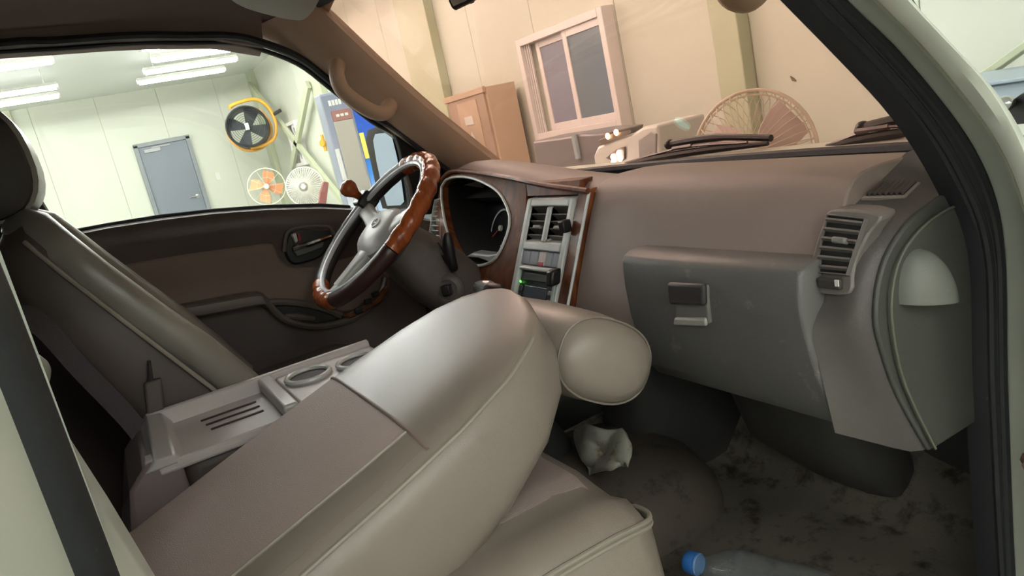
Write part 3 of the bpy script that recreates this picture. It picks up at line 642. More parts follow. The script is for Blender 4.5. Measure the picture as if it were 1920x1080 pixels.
# left side vent beside the door
def vent_block(name, corners, n, m, parent, depth=.03, frame=.008, tab=None, back=blk_m):
    """louvred vent between four face corners tl,tr,br,bl"""
    tl_, tr_, br_, bl_ = [np.array(c) for c in corners]; nn = nrm(np.cross(tr_-tl_, bl_-tl_)); nn = nn if nn[1] < 0 else -nn
    b = MB().loft([[tl_-nn*depth, tr_-nn*depth, br_-nn*depth, bl_-nn*depth], [tl_-nn*(depth-.004), tr_-nn*(depth-.004), br_-nn*(depth-.004), bl_-nn*(depth-.004)]]).build(name, back, parent)
    ctr_ = (tl_+tr_+br_+bl_)/4; fr = MB(); ring_o = [c+nrm(c-ctr_)*frame for c in (tl_,tr_,br_,bl_)]; ring_i = [tl_,tr_,br_,bl_]
    fr.loft([[c-nn*depth for c in ring_o], [c+nn*.003 for c in ring_o], [c+nn*.003 for c in ring_i], [c-nn*depth for c in ring_i]], caps=False); fr.build('vent_frame', m, b, bev=.002)
    for i in range(n):
        t = (i+.5)/n; a, c = tl_*(1-t)+bl_*t, tr_*(1-t)+br_*t; dn = nrm(bl_-tl_)
        sd = min(.010, depth*.8); MB().obox((a+c)/2-nn*(sd*.8 if depth > .01 else -.001), (c-a)/2, nrm(nn-dn*.5)*sd, np.cross(nrm(c-a), nrm(nn-dn*.5))*.0014).build('slat', m if tab is None else mat('slat_grey', (100,97,92), .45), b)
    if tab is not None:
        a = tl_*(1-tab)+bl_*tab; c = tr_*(1-tab)+br_*tab; MB().obox(a*.45+c*.55-nn*.002, (c-a)*.2, nn*.010, nrm(bl_-tl_)*.004).build('vent_tab', mat('tab_grey', (126,124,118), .4), b, bev=.0025)
    return b
vent_block('side_vent', [atd(816,378,.012), atd(828,374,.012), atd(826,450,.012), atd(804,448,.012)], 8, silver_m, da, frame=.006)
# ------------- centre stack
st = lambda x, z, o=.0: onface(x, z, o)
stk = MB()
def bar(b, x0, x1, z0, z1, o0, o1):
    return b.loft([[st(x0,z0,o0), st(x1,z0,o0), st(x1,z1,o0), st(x0,z1,o0)], [st(x0,z0,o1), st(x1,z0,o1), st(x1,z1,o1), st(x0,z1,o1)]])
for a in ((-.163,-.145,1.06,1.332), (.000,.016,1.06,1.332), (-.145,.0,1.316,1.332), (-.145,.0,1.234,1.25), (-.145,.0,1.196,1.204), (-.078,-.064,1.25,1.316)): bar(stk, *a, -.02, .016)
stk.build('centre_bezel', silver_m, da, bev=.004)
for x0, x1 in ((-.145,-.078), (-.064,.0)):
    vent_block('centre_vent', [st(x0,1.316,.006), st(x1,1.316,.006), st(x1,1.25,.006), st(x0,1.25,.006)], 5, silver_m, da, frame=.001, tab=.62)
for i, (x0, x1, c) in enumerate(((-.145,-.113,0), (-.112,-.080,0), (-.079,-.052,1), (-.051,-.026,0), (-.025,.0,0))):
    s_ = bar(MB(), x0+.0008, x1-.0008, 1.206, 1.232, -.01, .012).build('switch', mat('switch_pale', (206,190,188), .4) if c else mat('switch_blue_grey', (140,144,152), .4), da, bev=.002)
    if c: bar(MB(), x0+.004, x1-.004, 1.207, 1.213, .012, .0135).build('hazard_mark', mat('hazard_red', (190,70,80), .4), s_)
rad = bar(MB(), -.145, .0, 1.062, 1.196, -.02, .006).build('radio', mat('radio_black', (34,35,37), .35), da, bev=.003)
bar(MB(), -.128, -.008, 1.176, 1.190, .006, .009).build('radio_strip', mat('radio_grey', (78,76,74), .4), rad, bev=.002)
bar(MB(), -.120, -.030, 1.128, 1.166, .006, .008).build('display', mat('display_glass', (84,92,102), .15), rad, bev=.002)
for i in range(4):
    bar(MB(), -.139, -.126, 1.155-i*.016, 1.165-i*.016, .006, .010).build('button', mat('button_grey', (70,70,72), .4), rad, bev=.002)
    bar(MB(), -.024, -.008, 1.155-i*.016, 1.163-i*.016, .006, .010).build('button', mat('button_light', (122,124,124), .4), rad, bev=.002)
for i in range(3): bar(MB(), -.105+i*.024, -.085+i*.024, 1.108, 1.118, .006, .009).build('button', MATS['button_grey'], rad, bev=.002)
bar(MB(), -.122, -.02, 1.098, 1.102, .006, .009).build('disc_slot', MATS['button_light'], rad)
MB().ell(st(-.135,1.172,.01), V(.003,0,0), V(0,.002,0), V(0,0,.003), 8, 6).build('power_light', mat('led_green', (90,230,80), .4, emit=1.5), rad)
MB().lathe([(0,0),(.013,0),(.014,.012),(.011,.016),(0,.017)], st(-.142,1.098,.004), (0,-1,.4), 16).build('volume_knob', blk_m, rad)
# small black clip and holder stuck beside the vents
ph = thing('phone_holder', 'black phone holder stalk clipped beside the centre vents', 'phone holder', st(.008,1.2,.03))
MB().obox(st(.012,1.283,.022), V(.009,0,0), V(0,.010,0), V(0,0,.012)).build('clip', blk_m, ph, bev=.003)
MB().obox(st(.016,1.196,.030), V(.011,0,0), V(0,.012,0), V(0,.005,.015)).build('holder_block', blk_m, ph, bev=.005)
MB().tube([st(.012,1.18,.02), st(.008,1.10,.016), st(.004,1.06,.016)], .004, 8).build('cable', mat('cable_grey', (150,160,158), .4), ph)
MB().lathe([(0,0),(.012,.0),(.013,.008),(0,.010)], st(.0,1.105,.016), (0,-1,.4), 14).build('knob', silver_m, ph)
# ------------- glove box
gp_ = [(.79,1.252),(.735,1.255),(.718,1.254),(.707,1.249),(.702,1.240),(.698,1.20),(.699,1.15),(.706,1.10),(.718,1.06),(.735,1.035),(.79,1.02)]
gx = [(.240,0),(.246,0),(.40,0),(.593,0),(.598,0)]
gl_ = MB().loft([[V(x+(.020*max(0,(1.2-z)/.18) if i > 2 else 0), y+(.006 if i in (0, 4) and y < .78 else 0), z) for y, z in gp_] for i, (x, _) in enumerate(gx)]).build('glove_box_lid', glove_m, da, bev=.003, ang=60)
rc = [at(1258,527,y=.693), at(1328,530,y=.693), at(1330,608,y=.693), at(1266,606,y=.693)]
MB().prism(smooth_path([rc[0]*.93+rc[2]*.07, rc[1]*.93+rc[3]*.07, rc[2], rc[3]], 1, closed=True), (0,.012,0)).build('latch_recess', mat('latch_recess_grey', (110,108,104), .35), gl_, bev=.004, segs=3)
MB().prism([rc[0], rc[1], rc[1]*.48+rc[2]*.52, rc[0]*.48+rc[3]*.52], (0,-.010,0)).build('latch_paddle', mat('latch_black', (58,55,54), .45), gl_, bev=.005, segs=3)
MB().prism([rc[3]*.82+rc[0]*.18+V(.004,0,0), rc[2]*.82+rc[1]*.18-V(.004,0,0), rc[2], rc[3]], (0,-.006,-.002)).build('latch_cup', mat('latch_cup_grey', (150,146,140), .3), gl_, bev=.004, segs=3)
# ------------- right end of the dash
XE = .655
cp = [(1800,326),(1735,375),(1680,415),(1640,468),(1618,525),(1610,600),(1622,660),(1655,750),(1712,850)]
front = smooth_path([at(*q, x=XE) for q in cp], 3)
n_f = len(front)
gz = sorted([(z, y) for y, z in gp_[2:10]]); pz = sorted([(z, y) for y, z in pp[4:12]])
def inner_y(z):
    a = float(np.interp(z, [q[0] for q in pz], [q[1] for q in pz])); b = float(np.interp(z, [q[0] for q in gz], [q[1] for q in gz]))+.006
    t = min(1, max(0, (1.205-z)/.04)); return a*(1-t)+min(a, b)*t
def seca(x, k, t=0.0):     # section of the end block at x: front curve, blended (t) towards the neighbouring faces
    r = []
    for i, p in enumerate(front):
        zz = p[2]+t*.056*max(0, (1.16-p[2])/.176); lift = .036*max(0, (zz-1.27)/.045)
        r.append(V(x+.022*t*max(0,(1.2-zz)/.18), (p[1]+k)*(1-t)+inner_y(zz)*t if zz < 1.27 else p[1]+k-.02*t, zz+lift*t))
    b = front[-1]; a = front[0]
    return r+[V(x, 1.0, r[-1][2]), V(x, 1.0, a[2]+.01+.03*t)]
MB().loft([seca(.598,0,1), seca(.612,.0,.62), seca(.636,.0,.2), seca(.650,.002), seca(.660,.014)]).build('dash_end_block', dashlow_m, da, ang=50)
# side cover: recessed plate with a drawn crease highlight and a moulded dome
cp2 = [(1838,352),(1812,374),(1765,392),(1715,428),(1677,480),(1660,545),(1662,620),(1685,720),(1742,838)]
cr = smooth_path([at(*q, x=.664) for q in cp2], 3)
MB().prism(cr+[V(.664,1.03,cr[-1][2]), V(.664,1.03,cr[0][2]+.01)], (.008,0,0)).build('end_cover', endp_m, da, bev=.004)
fe = [p+V(.004,.016,0) for p in front]
MB().prism([V(.659,p[1],p[2]) for p in fe]+[V(.659,1.03,fe[-1][2]), V(.659,1.03,fe[0][2]+.005)], (.008,0,0)).build('end_flange', endp_m, da, bev=.003)
MB().tube([p+V(.0085,0,0) for p in cr], .0019, 6).build('crease_highlight', mat('crease_highlight_olive', (98,98,86), .5), da)  # soft highlight along the crease, put in as a thin lighter tube
dc = at(1728,572,x=.672)
dom = []
for w in np.linspace(0.0, math.pi/2-.02, 9):
    rr = math.cos(w); pts = [(math.cos(q), math.sin(q)*.066) for q in np.linspace(0, math.pi, 22)]+[(t, 0.0) for t in np.linspace(-1, 1, 10)[1:-1]]
    dom.append([dc+V(math.sin(w)*.034, yy*rr*.046+.004, zz*rr-.010*yy*rr+.004) for yy, zz in pts])
MB().loft(dom).build('end_dome', dome_m, da)
# face vent with its bezel, and the demister grille on top
vq = [(1553,404),(1622,412),(1588,514),(1530,509)]
bz = [(1560,393),(1650,402),(1628,440),(1600,500),(1592,552),(1522,546),(1517,515),(1528,460),(1545,415)]
bzp = smooth_path([atd(*q, .012) for q in bz], 3, closed=True)
fv = MB().prism(bzp, (0,.03,0)).build('vent_bezel', mat('bezel_grey', (112,106,101), .45, bump=.2, bscale=600), da, bev=.004)
vb = vent_block('face_vent', [atd(*q, .0175) for q in vq], 6, mat('vent_rim_grey', (104,99,95), .45), da, depth=.0045, frame=.002, tab=.42)
MB().obox(atd(1556,531,.018), V(.017,0,0), V(0,.004,0), V(0,.0,.007)).build('vent_wheel', mat('wheel_dark', (66,62,60), .4), fv, bev=.003)
MB().obox(atd(1569,531,.023), V(.0025,0,0), V(0,.001,0), V(0,0,.004)).build('wheel_mark', white_m, fv)
zg = 1.345
gp0 = at(1670,355,x=.618)+V(0,-.001,.001); gn = nrm(V(.62,-.30,1))
def ong(u, v): r = ray(u, v); return CAM+r*(np.dot(gp0-CAM, gn)/np.dot(r, gn))
gq = [ong(1652,343), ong(1720,342), ong(1695,366), ong(1622,368)]
gc = sum(gq)/4
de = MB().prism([gc+(p-gc)*1.16 for p in gq], gn*-.015).build('demister_grille', mat('grille_frame', (134,120,113), .45), da, bev=.002)
MB().prism([gc+(p-gc)*.98+V(0,0,.0005) for p in gq], gn*.001).build('grille_well', dblk_m, de)
for i in range(7):
    t = (i+.5)/7; a = gq[0]*(1-t)+gq[1]*t; b = gq[3]*(1-t)+gq[2]*t
    MB().obox((a+b)/2+V(0,0,.002), (b-a)/2*.96, V(.0016,0,0), V(0,0,.0025)).build('slat', mat('grille_slat', (86,76,72), .5), de)
# lower driver side: wood switch panel
swp = [at(*q, x=-.66) for q in ((640,592),(700,560),(722,535),(726,545),(712,566),(680,585),(655,596))]
sp = MB().prism(swp, (.012,0,0)).build('switch_panel', wood_m, da, bev=.003)
for q in ((672,582),(690,565),(703,552)): MB().obox(at(*q, x=-.642), V(.006,0,0), V(0,.010,0), V(0,0,.007)).build('switch', blk_m, sp, bev=.002)
MB().loft([[V(x,.86,1.1), V(x,dface(1.1)+.03,1.1), V(x,.70,.96), V(x,.82,.86), V(x,1.0,.86)] for x in (-.70,-.05)]).build('knee_panel', mat('knee_dark', (40,36,35), .6), da, bev=.01)
MB().box(-.70,-.69,.70,1.1,.72,1.12).build('kick_panel', MATS['knee_dark'], da)

# ================================================================== STEERING
TA = math.radians(50); SCn = V(-.37,.508,1.334)
sn = V(0,-math.cos(TA),math.sin(TA)); su = V(0,math.sin(TA),math.cos(TA)); sx = V(1,0,0)
def clk(h, r, o=0): q = math.radians(h*30); return SCn+r*(math.sin(q)*sx+math.cos(q)*su)+sn*o
sw = thing('steering_wheel', 'steering wheel with ribbed wood and dark leather cover and grey hub', 'steering wheel', SCn)
def rim_part(h0, h1, m, name, amp):
    n = int((h1-h0)*20); path = []; rr = []
    for i in range(n+1):
        h = h0+(h1-h0)*i/n; path.append(clk(h, .188)); rr.append(.0175*(1+amp*abs(math.sin(h*math.pi/.42))))
    rr[0] *= .96; rr[-1] *= .96
    MB().tube(path, rr, 16).build(name, m, sw)
rim_part(-.75, 3.45, rimwood_m, 'rim_cover', .17); rim_part(3.47, 5.45, rimdark_m, 'rim_grip', .03)
rim_part(5.47, 7.1, rimwood_m, 'rim_cover', .17); rim_part(7.12, 11.23, mat('rim_leather_black', (46,42,42), .4), 'rim_grip', .02)
MB().tube([clk(h, .1735, .009) for h in np.linspace(0, 12, 96, endpoint=False)], .0062, 8, closed=True).build('rim_piping', mat('rim_piping_silver', (206,208,214), .3), sw)
# hub pad and spokes
def spoke(h, w0, w1, r0, r1, o0, o1, m, th=.012):
    q = math.radians(h*30); d = math.sin(q)*sx+math.cos(q)*su; s_ = np.cross(d, sn); secs = []
    for t in np.linspace(0, 1, 6):
        r = r0+(r1-r0)*t; w = w0+(w1-w0)*t-.008*math.sin(math.pi*t); secs.append((SCn+d*r+sn*(o0+(o1-o0)*t), s_*w, sn*th))
    return MB().pillow(secs, 18, 3).build('spoke', m, sw)
spoke(6, .040, .020, .03, .150, -.018, -.008, hub_m); spoke(6, .020, .022, .148, .178, -.008, -.004, silver_m, .010)
spoke(9.6, .034, .022, .03, .180, -.02, -.004, hub_m); spoke(2.4, .034, .022, .03, .180, -.02, -.004, hub_m)
MB().pillow([(SCn-sn*.055, sx*.05, su*.05, 2.5), (SCn-sn*.035, sx*.078, su*.064, 2.8), (SCn-sn*.012, sx*.078, su*.064, 2.8), (SCn-sn*.000, sx*.066, su*.052, 2.6), (SCn+sn*.004, sx*.03, su*.025, 2.4)], 28).build('hub_pad', hub_m, sw)
MB().tube([SCn+sn*.006+su*.012+sx*math.cos(q)*.019+su*math.sin(q)*.011 for q in np.linspace(0,2*math.pi,28,endpoint=False)], .0016, 6, closed=True).build('emblem', silver_m, sw)
em = SCn+sn*.006+su*.012
for a, b in (((-.008,.008),(-.010,-.008)), ((.010,.008),(.008,-.008)), ((-.009,.0),(.009,.001))): MB().tube([em+sx*a[0]+su*a[1], em+sx*b[0]+su*b[1]], .0016, 6).build('emblem_bar', silver_m, sw)
kb = clk(9.75, .188)
MB().obox(kb+sn*.004, V(0,0,0)+su*.022, sx*.022, sn*.022).build('knob_clamp', blk_m, sw, bev=.006)
MB().lathe([(0,.02),(.008,.02),(.008,.028),(.007,.03),(0,.03)], kb, sn, 14).build('knob_stem', chrome_m, sw)
MB().lathe([(0,.024),(.009,.026),(.010,.034),(.016,.044),(.021,.053),(.021,.064),(.015,.073),(.006,.076),(0,.0765)], kb, sn, 20).build('spinner_knob', rimwood_m, sw)
# column shroud, stalks, ignition
sc_ = thing('steering_column', 'grey brown steering column shroud with ignition and black stalk', 'steering column', SCn-sn*.2)
ax = -sn
MB().pillow([(SCn+ax*.055, sx*.05, su*.045, 3), (SCn+ax*.065, sx*.062, su*.058, 3), (SCn+ax*.12, sx*.070, su*.068, 3), (SCn+ax*.17, sx*.074, su*.074, 3.2), (SCn+ax*.235, sx*.07, su*.072, 3.2), (SCn+ax*.33, sx*.058, su*.058, 3), (SCn+ax*.43, sx*.05, su*.045, 3)], 28).build('column_shroud', colmn_m, sc_)
s0 = SCn+ax*.12+sx*.055+su*.045
MB().tube(smooth_path([s0, at(850,505,x=-.285), at(843,478,x=-.28), at(838,436,x=-.275)], 5), [.007]*5+[.008,.009,.011,.012,.013,.0135,.0135,.013,.012,.010,.006], 12).build('wiper_stalk', blk_m, sc_)
il = SCn+ax*.20+sx*.066-su*.02
ig = MB().lathe([(0,0),(.034,0),(.036,.012),(.03,.018),(.022,.02),(.021,.014),(0,.014)], il, (.8,-.6,.1), 20).build('ignition_lock', colmn_m, sc_)
MB().obox(il+nrm(V(.8,-.6,.1))*.024, nrm(V(.8,-.6,.1))*.014, V(.006,.008,0), V(0,0,.012)).build('ignition_key', blk_m, ig, bev=.003)
spx = SCn+ax*.14-sx*.07
MB().tube(smooth_path([spx, spx+V(-.05,-.03,.02), spx+V(-.12,-.05,.04)], 4), [.006]*5+[.009]*4, 8).build('light_stalk', blk_m, sc_)

# ================================================================== DRIVER SEAT
ds = thing('driver_seat', 'dark reclined driver seat with round dark headrest', 'seat', (-.38, .15, FZ))
bt = nrm(V(0,-.62,1)); bn = nrm(V(0,1,.62))       # up the backrest, forward of the backrest
xi, xo = -.13, -.63; xc = (xi+xo)/2; hw = (xi-xo)/2
b0 = V(xc,.185,1.06)                              # front of backrest at its foot
def bsec(s, w, t, e=4.5, fo=0): return (b0+bt*s+bn*(fo-t), V(w,0,0), bn*t, e)
MB().pillow([bsec(-.06,hw*.7,.05), bsec(-.03,hw*.95,.075), bsec(.05,hw,.085), bsec(.18,hw,.082), bsec(.30,hw,.075), bsec(.40,hw*.97,.066), bsec(.48,hw*.90,.056), bsec(.53,hw*.72,.042), bsec(.55,hw*.4,.02)], 36).build('backrest', dseat_m, ds)
bol = []
for s, w in ((.0,.985),(.1,1.0),(.2,1.0),(.3,1.0),(.4,.97),(.47,.90),(.52,.74)):
    bol.append((b0+bt*s+V(hw*w-.030,0,0)+bn*(-.010+.012*math.exp(-((s-.16)/.14)**2)), V(.032,0,0), bn*.032, 2.5))
bol = [(bol[0][0]-bt*.02, bol[0][1]*.5, bol[0][2]*.4, 2.2)]+bol+[(b0+bt*.545+V(hw*.62-.03,0,0)-bn*.02, V(.034,0,0), bn*.028, 2.4), (b0+bt*.56+V(hw*.5-.03,0,0)-bn*.025, V(.015,0,0), bn*.010, 2.2)]
MB().pillow(bol, 20).build('side_bolster', dvinyl_m, ds)
MB().pillow([(c-V(2*(c[0]-xc),0,0), a, b, e) for c, a, b, e in bol], 20).build('side_bolster', dvinyl_m, ds)
MB().tube(smooth_path([b0+bt*s+V(hw*w+.001,0,0)-bn*.032 for s, w in ((-.02,.98),(.1,1.0),(.2,1.0),(.3,1.0),(.4,.97),(.47,.905),(.51,.8))], 3), .004, 8).build('piping', pipe_m, ds)
hc = V(xc+.02,-.142,1.612); bq, bnq = bt, bn; bt = nrm(V(0,-.08,1)); bn = nrm(V(0,1,.08))
MB().pillow([(hc-V(.125,0,0), bn*.02, bt*.05, 2.3), (hc-V(.115,0,0), bn*.068, bt*.09, 2.4), (hc-V(.07,0,0), bn*.078, bt*.102, 2.4), (hc+V(.07,0,0), bn*.078, bt*.102, 2.4), (hc+V(.105,0,0), bn*.077, bt*.10, 2.4)], 28).build('headrest', dvinyl_m, ds)
MB().pillow([(hc+V(.100,0,0), bn*.07, bt*.096, 2.4), (hc+V(.118,0,0), bn*.066, bt*.092, 2.4), (hc+V(.128,0,0), bn*.05, bt*.07, 2.3)], 28).build('headrest_cap', hblack_m, ds)
bt, bn = bq, bnq
for dx in (-.05,.05): MB().tube([b0+bt*.50+V(dx,0,0)-bn*.045, hc+V(dx,0,0)], .007, 8).build('headrest_post', chrome_m, ds)
MB().pillow([((xc,-.06,1.0),(hw*.9,0,0),(0,0,.05)), ((xc,-.02,1.0),(hw,0,0),(0,0,.07)), ((xc,.2,1.0),(hw,0,0),(0,0,.065)), ((xc,.40,1.005),(hw,0,0),(0,0,.065)), ((xc,.46,1.0),(hw*.95,0,0),(0,0,.05)), ((xc,.475,1.0),(hw*.8,0,0),(0,0,.02))], 28, 5).build('cushion', dseat_m, ds)
MB().box(xc-.2,xc+.2,-.02,.38,FZ-.012,.94).build('seat_base', dblk_m, ds, bev=.01)
bk = thing('seat_belt_buckle', 'dark seat belt buckle standing between driver seat and tray', 'buckle', at(290,750,x=-.125))
MB().obox(at(289,742,x=-.122), V(.008,0,0), V(0,.014,.0), V(0,.005,.026)).build('buckle_head', mat('buckle_brown', (88,79,73), .5), bk, bev=.004)
MB().tube([at(283,728,x=-.122), at(281,700,x=-.122), at(279,676,x=-.122)], [.006,.004,.003], 8).build('buckle_tongue', mat('dark_steel', (70,66,64), .35, metal=.6), bk)
MB().tube([at(289,742,x=-.122), V(-.122,-.03,1.06)], .006, 8).build('buckle_stalk', dblk_m, bk)

# ================================================================== FOLDED CENTRE SEAT WITH TRAY
ct = thing('centre_tray', 'grey plastic fold-down centre tray with slots and cup holders', 'console', (-.01, .12, 1.0))
X0, X1, ZT = -.122, .104, 1.166
MB().box(X0+.01,X1-.01,.0,.44,1.03,1.135).build('tray_body', dseat_m, ct, bev=.02, segs=3)
MB().loft([[V(X0+.004,y,z), V(X1-.004,y,z), V(X1+.006,y2,z2), V(X0-.004,y2,z2)] for y, z, y2, z2 in ((.0,1.150,.0,1.03),(-.045,1.150,-.05,1.03),(-.075,1.12,-.09,1.03),(-.085,1.05,-.11,1.02))]).build('hinge_cover', mat('hinge_plastic', (120,106,104), .35), ct, bev=.015, segs=3)
ft = MB(); zf = 1.138
ft.box(X0,X1,-.03,.36,zf-.008,zf)
tf = ft.build('tray_floor', tray_m, ct, bev=.002)
rw = MB(); e_ = .012
rw.loft([[V(X0,y,zf-.01), V(X0+e_+.004,y,zf-.01), V(X0+e_,y,ZT-.003), V(X0+.002,y,ZT)] for y in (-.03,.36)])
rw.build('tray_rim', tray_m, ct, bev=.003); rw = MB()
rw.loft([[V(X1,y,zf-.01), V(X1-e_-.004,y,zf-.01), V(X1-e_,y,zf+.006), V(X1-.002,y,zf+.008)] for y in (-.03,.36)])
rw.build('tray_rim', tray_m, ct, bev=.003)
MB().loft([[V(X0,-.03,ZT-.002), V(X1,-.03,ZT-.012), V(X1,-.05,zf), V(X0,-.05,zf)], [V(X0,-.006,ZT-.004), V(X1,-.006,ZT-.014), V(X1,-.006,zf), V(X0,-.006,zf)], [V(X0+.01,.006,zf+.004), V(X1-.01,.006,zf+.004), V(X1-.01,.006,zf-.002), V(X0+.01,.006,zf-.002)]]).build('tray_back', mat('tray_light', (178,174,170), .3), ct, bev=.003)
MB().box(X0+.005,X1-.005,  .152,.176,zf,ZT-.004).build('tray_bar', MATS['tray_light'], ct, bev=.005, segs=3)
for i, dx in enumerate((-.060,-.028,.004)):
    MB().box(dx-.003,dx+.003,.045+.004*i,.135,zf,zf+.0022).build('slot', slot_m, ct, bev=.001)
MB().box(X0+.012,X1-.012,.18,.36,zf,ZT-.012).build('cup_block', tray_m, ct, bev=.004)
for cx_, cy_ in ((-.04,.225),(-.02,.31)):
    cu = MB().tube([V(cx_+.04*math.cos(q), cy_+.036*math.sin(q), ZT-.008) for q in np.linspace(0,2*math.pi,32,endpoint=False)], .005, 8, closed=True).build('cup_ring', mat('cup_ring_silver', (190,190,186), .25), ct)
    MB().lathe([(.0,0),(.036,0),(.036,.002),(0,.002)], (cx_,cy_,ZT-.012), (0,0,1), 28).build('cup_well', slot_m, cu)
for y_ in (-.02,): MB().box(X1-.045,X1-.012,-.045,-.026,1.13,1.152).build('hinge_tab', MATS['tray_light'], ct, bev=.003)
# webbing running down behind the tray
sb = thing('seat_belt', 'dark seat belt webbing slanting down to the tray hinge', 'seat belt', at(150,690,x=-.10))
wpth = [at(40,575,x=-.16)-V(0,.04,0), at(62,598,x=-.145), at(150,690,x=-.125), at(238,782,x=-.10), at(290,850,x=-.08)]
MB().sheet([[p+V(.0,.012,.012), p+V(0,-.012,-.012)] for p in smooth_path(wpth, 4)], .003).build('webbing', mat('webbing_dark', (72,64,66), .7, bump=.4, bscale=500), sb)

# ================================================================== PASSENGER SEAT
ps = thing('passenger_seat', 'light grey vinyl passenger seat with its backrest folded forward over the cushion', 'seat', (.34, .15, .88))
PL = nrm(V(0,1,.332)); PN = nrm(V(0,-.332,1)); P0 = V(.322,-.14,1.0845); HW = .208
# half-widths and thickness along the folded backrest (s metres from the hinge end)
SS = [(-.02,.190,.10),(.0,.204,.115),(.08,.208,.118),(.20,.209,.105),(.32,.209,.092),(.42,.203,.080),(.50,.186,.068),(.555,.158,.055),(.59,.118,.040),(.612,.065,.022),(.618,.02,.008)]
def pse(s): return [float(np.interp(s, [q[0] for q in SS], [q[k] for q in SS])) for k in (1, 2)]
def top(s, w, o=0.0):
    """point on the upward face of the folded backrest, w in -1..1 across"""
    hw_, th = pse(s); e = 4.2
    zz = th*(1-abs(w)**e)**(1/e); return P0+PL*s-PN*th+V(hw_*w,0,0)+PN*(zz+o)
MB().pillow([(P0+PL*s-PN*t, V(w,0,0), PN*t, 4.2) for s, w, t in SS], 44).build('backrest', vinyl_m, ps, ang=70)
MB().sheet([[top(s, w, .0005) for w in np.linspace(-.93,.72,26)] for s in np.linspace(0.0,.375,16)], .0025).build('fabric_panel', fabric_m, ps)
MB().sheet([[top(s, w, .0005) for w in np.linspace(.73,.88,6)] for s in np.linspace(0.0,.375,16)], .002).build('border_strip', vinyl_m, ps)
MB().tube([top(s, .935, -.001) for s in np.linspace(-.0,.56,40)], .0032, 8).build('piping', pipe_m, ps)
MB().tube([top(s, .725, .003) for s in np.linspace(0,.375,20)], .002, 6).build('seam', pipe_m, ps)
MB().tube([top(.378, w, .001) for w in np.linspace(-.94,.9,30)], .0022, 6).build('seam', mat('seam_brown', (136,118,108), .6), ps)
lowe = [P0+PL*s-PN*(2*t-.004)+V(w*.9,0,0) for s, w, t in SS[1:9]]
MB().tube([P0+PL*s-PN*(pse(s)[1]*(1+.86))+V(pse(s)[0]*(1-.86**4.2)**(1/4.2)+.001,0,0) for s in np.linspace(.02,.58,40)], .003, 8).build('piping', pipe_m, ps)
hcx = V(.285,.520,1.165); HL = nrm(V(0,1,-.62)); HN = nrm(V(0,.62,1))
MB().pillow([(hcx-V(.150,0,0), HL*.045, HN*.035, 2.2), (hcx-V(.135,0,0), HL*.068, HN*.052, 2.3), (hcx-V(.09,0,0), HL*.082, HN*.062, 2.4), (hcx, HL*.086, HN*.064, 2.4), (hcx+V(.09,0,0), HL*.084, HN*.062, 2.4), (hcx+V(.130,0,0), HL*.078, HN*.057, 2.4), (hcx+V(.146,0,0), HL*.070, HN*.050, 2.3), (hcx+V(.156,0,0), HL*.054, HN*.036, 2.2), (hcx+V(.161,0,0), HL*.032, HN*.02, 2.1), (hcx+V(.1625,0,0), HL*.010, HN*.006, 2.0)], 32).build('headrest', vinyl_m, ps)
MB().tube([hcx+V(.136,0,0)+HL*.0765*math.copysign(abs(math.cos(q))**(2/2.4), math.cos(q))+HN*.056*math.copysign(abs(math.sin(q))**(2/2.4), math.sin(q)) for q in np.linspace(0, 2*math.pi, 40, endpoint=False)], .0016, 6, closed=True).build('headrest_seam', mat('seam_vinyl', (128,118,108), .5), ps)
for dx in (-.06,.06): MB().tube([P0+PL*.54-PN*.05+V(dx,0,0), hcx+V(dx,0,0)], .007, 8).build('headrest_post', chrome_m, ps)
# cushion
CX0, CX1, CZ = .112, .602, 1.072
def csec(y, top_, bot, inset=0):
    r = []; n = 14
    for i in range(n+1):
        t = i/n; x = CX0+inset+(CX1-CX0-2*inset)*t; side = min(t, 1-t)
        z = top_-.020*max(0,(1-side/.10))**2 - .014*math.exp(-((side-.17)/.05)**2)
        r.append(V(x, y, z))
    return r+[V(CX1-inset+.006,y,(top_+bot)/2), V(CX1-inset-.004,y,bot), V(CX0+inset+.004,y,bot), V(CX0+inset-.0,y,(top_+bot)/2)]
MB().loft([csec(-.16,1.02,.90,.02), csec(-.14,1.04,.89), csec(.0,1.055,.88), csec(.15,1.062,.88), csec(.28,1.070,.88), csec(.36,1.072,.88), csec(.40,1.067,.885,.003), csec(.424,1.056,.89,.013), csec(.437,1.038,.892,.026), csec(.443,1.01,.895,.034), csec(.444,.96,.90,.036), csec(.435,.90,.905,.04)]).build('cushion', vinyl_m, ps, ang=75)
def ctop(x, y, o): 
    t = (x-CX0)/(CX1-CX0); side = min(t, 1-t); top_ = float(np.interp(y, (-.14,0,.15,.28,.36,.405,.428), (1.04,1.055,1.062,1.070,1.072,1.066,1.052)))
    return V(x, y, top_-.020*max(0,(1-side/.10))**2 - .014*math.exp(-((side-.17)/.05)**2)+o)
MB().sheet([[ctop(x, y, .001) for x in np.linspace(CX0+.075,CX1-.085,20)] for y in np.linspace(-.1,.405,20)], .002).build('cushion_centre', ribbed_m, ps)
for k, dd_ in enumerate((0.0, .007)):
    MB().tube(smooth_path([V(CX1+.001, y, z-dd_) for y, z in ((-.12,1.025),(.0,1.034),(.15,1.041),(.28,1.049),(.36,1.051))]+[V(CX1-.003,.395,1.047-dd_), V(CX1-.012,.424,1.040-dd_), V(CX1-.030,.438,1.036-dd_), V(CX1-.06,.4425,1.030-dd_), V(CX1-.08,.436,1.022-dd_)], 4), .0032, 8).build('piping', pipe_m, ps)

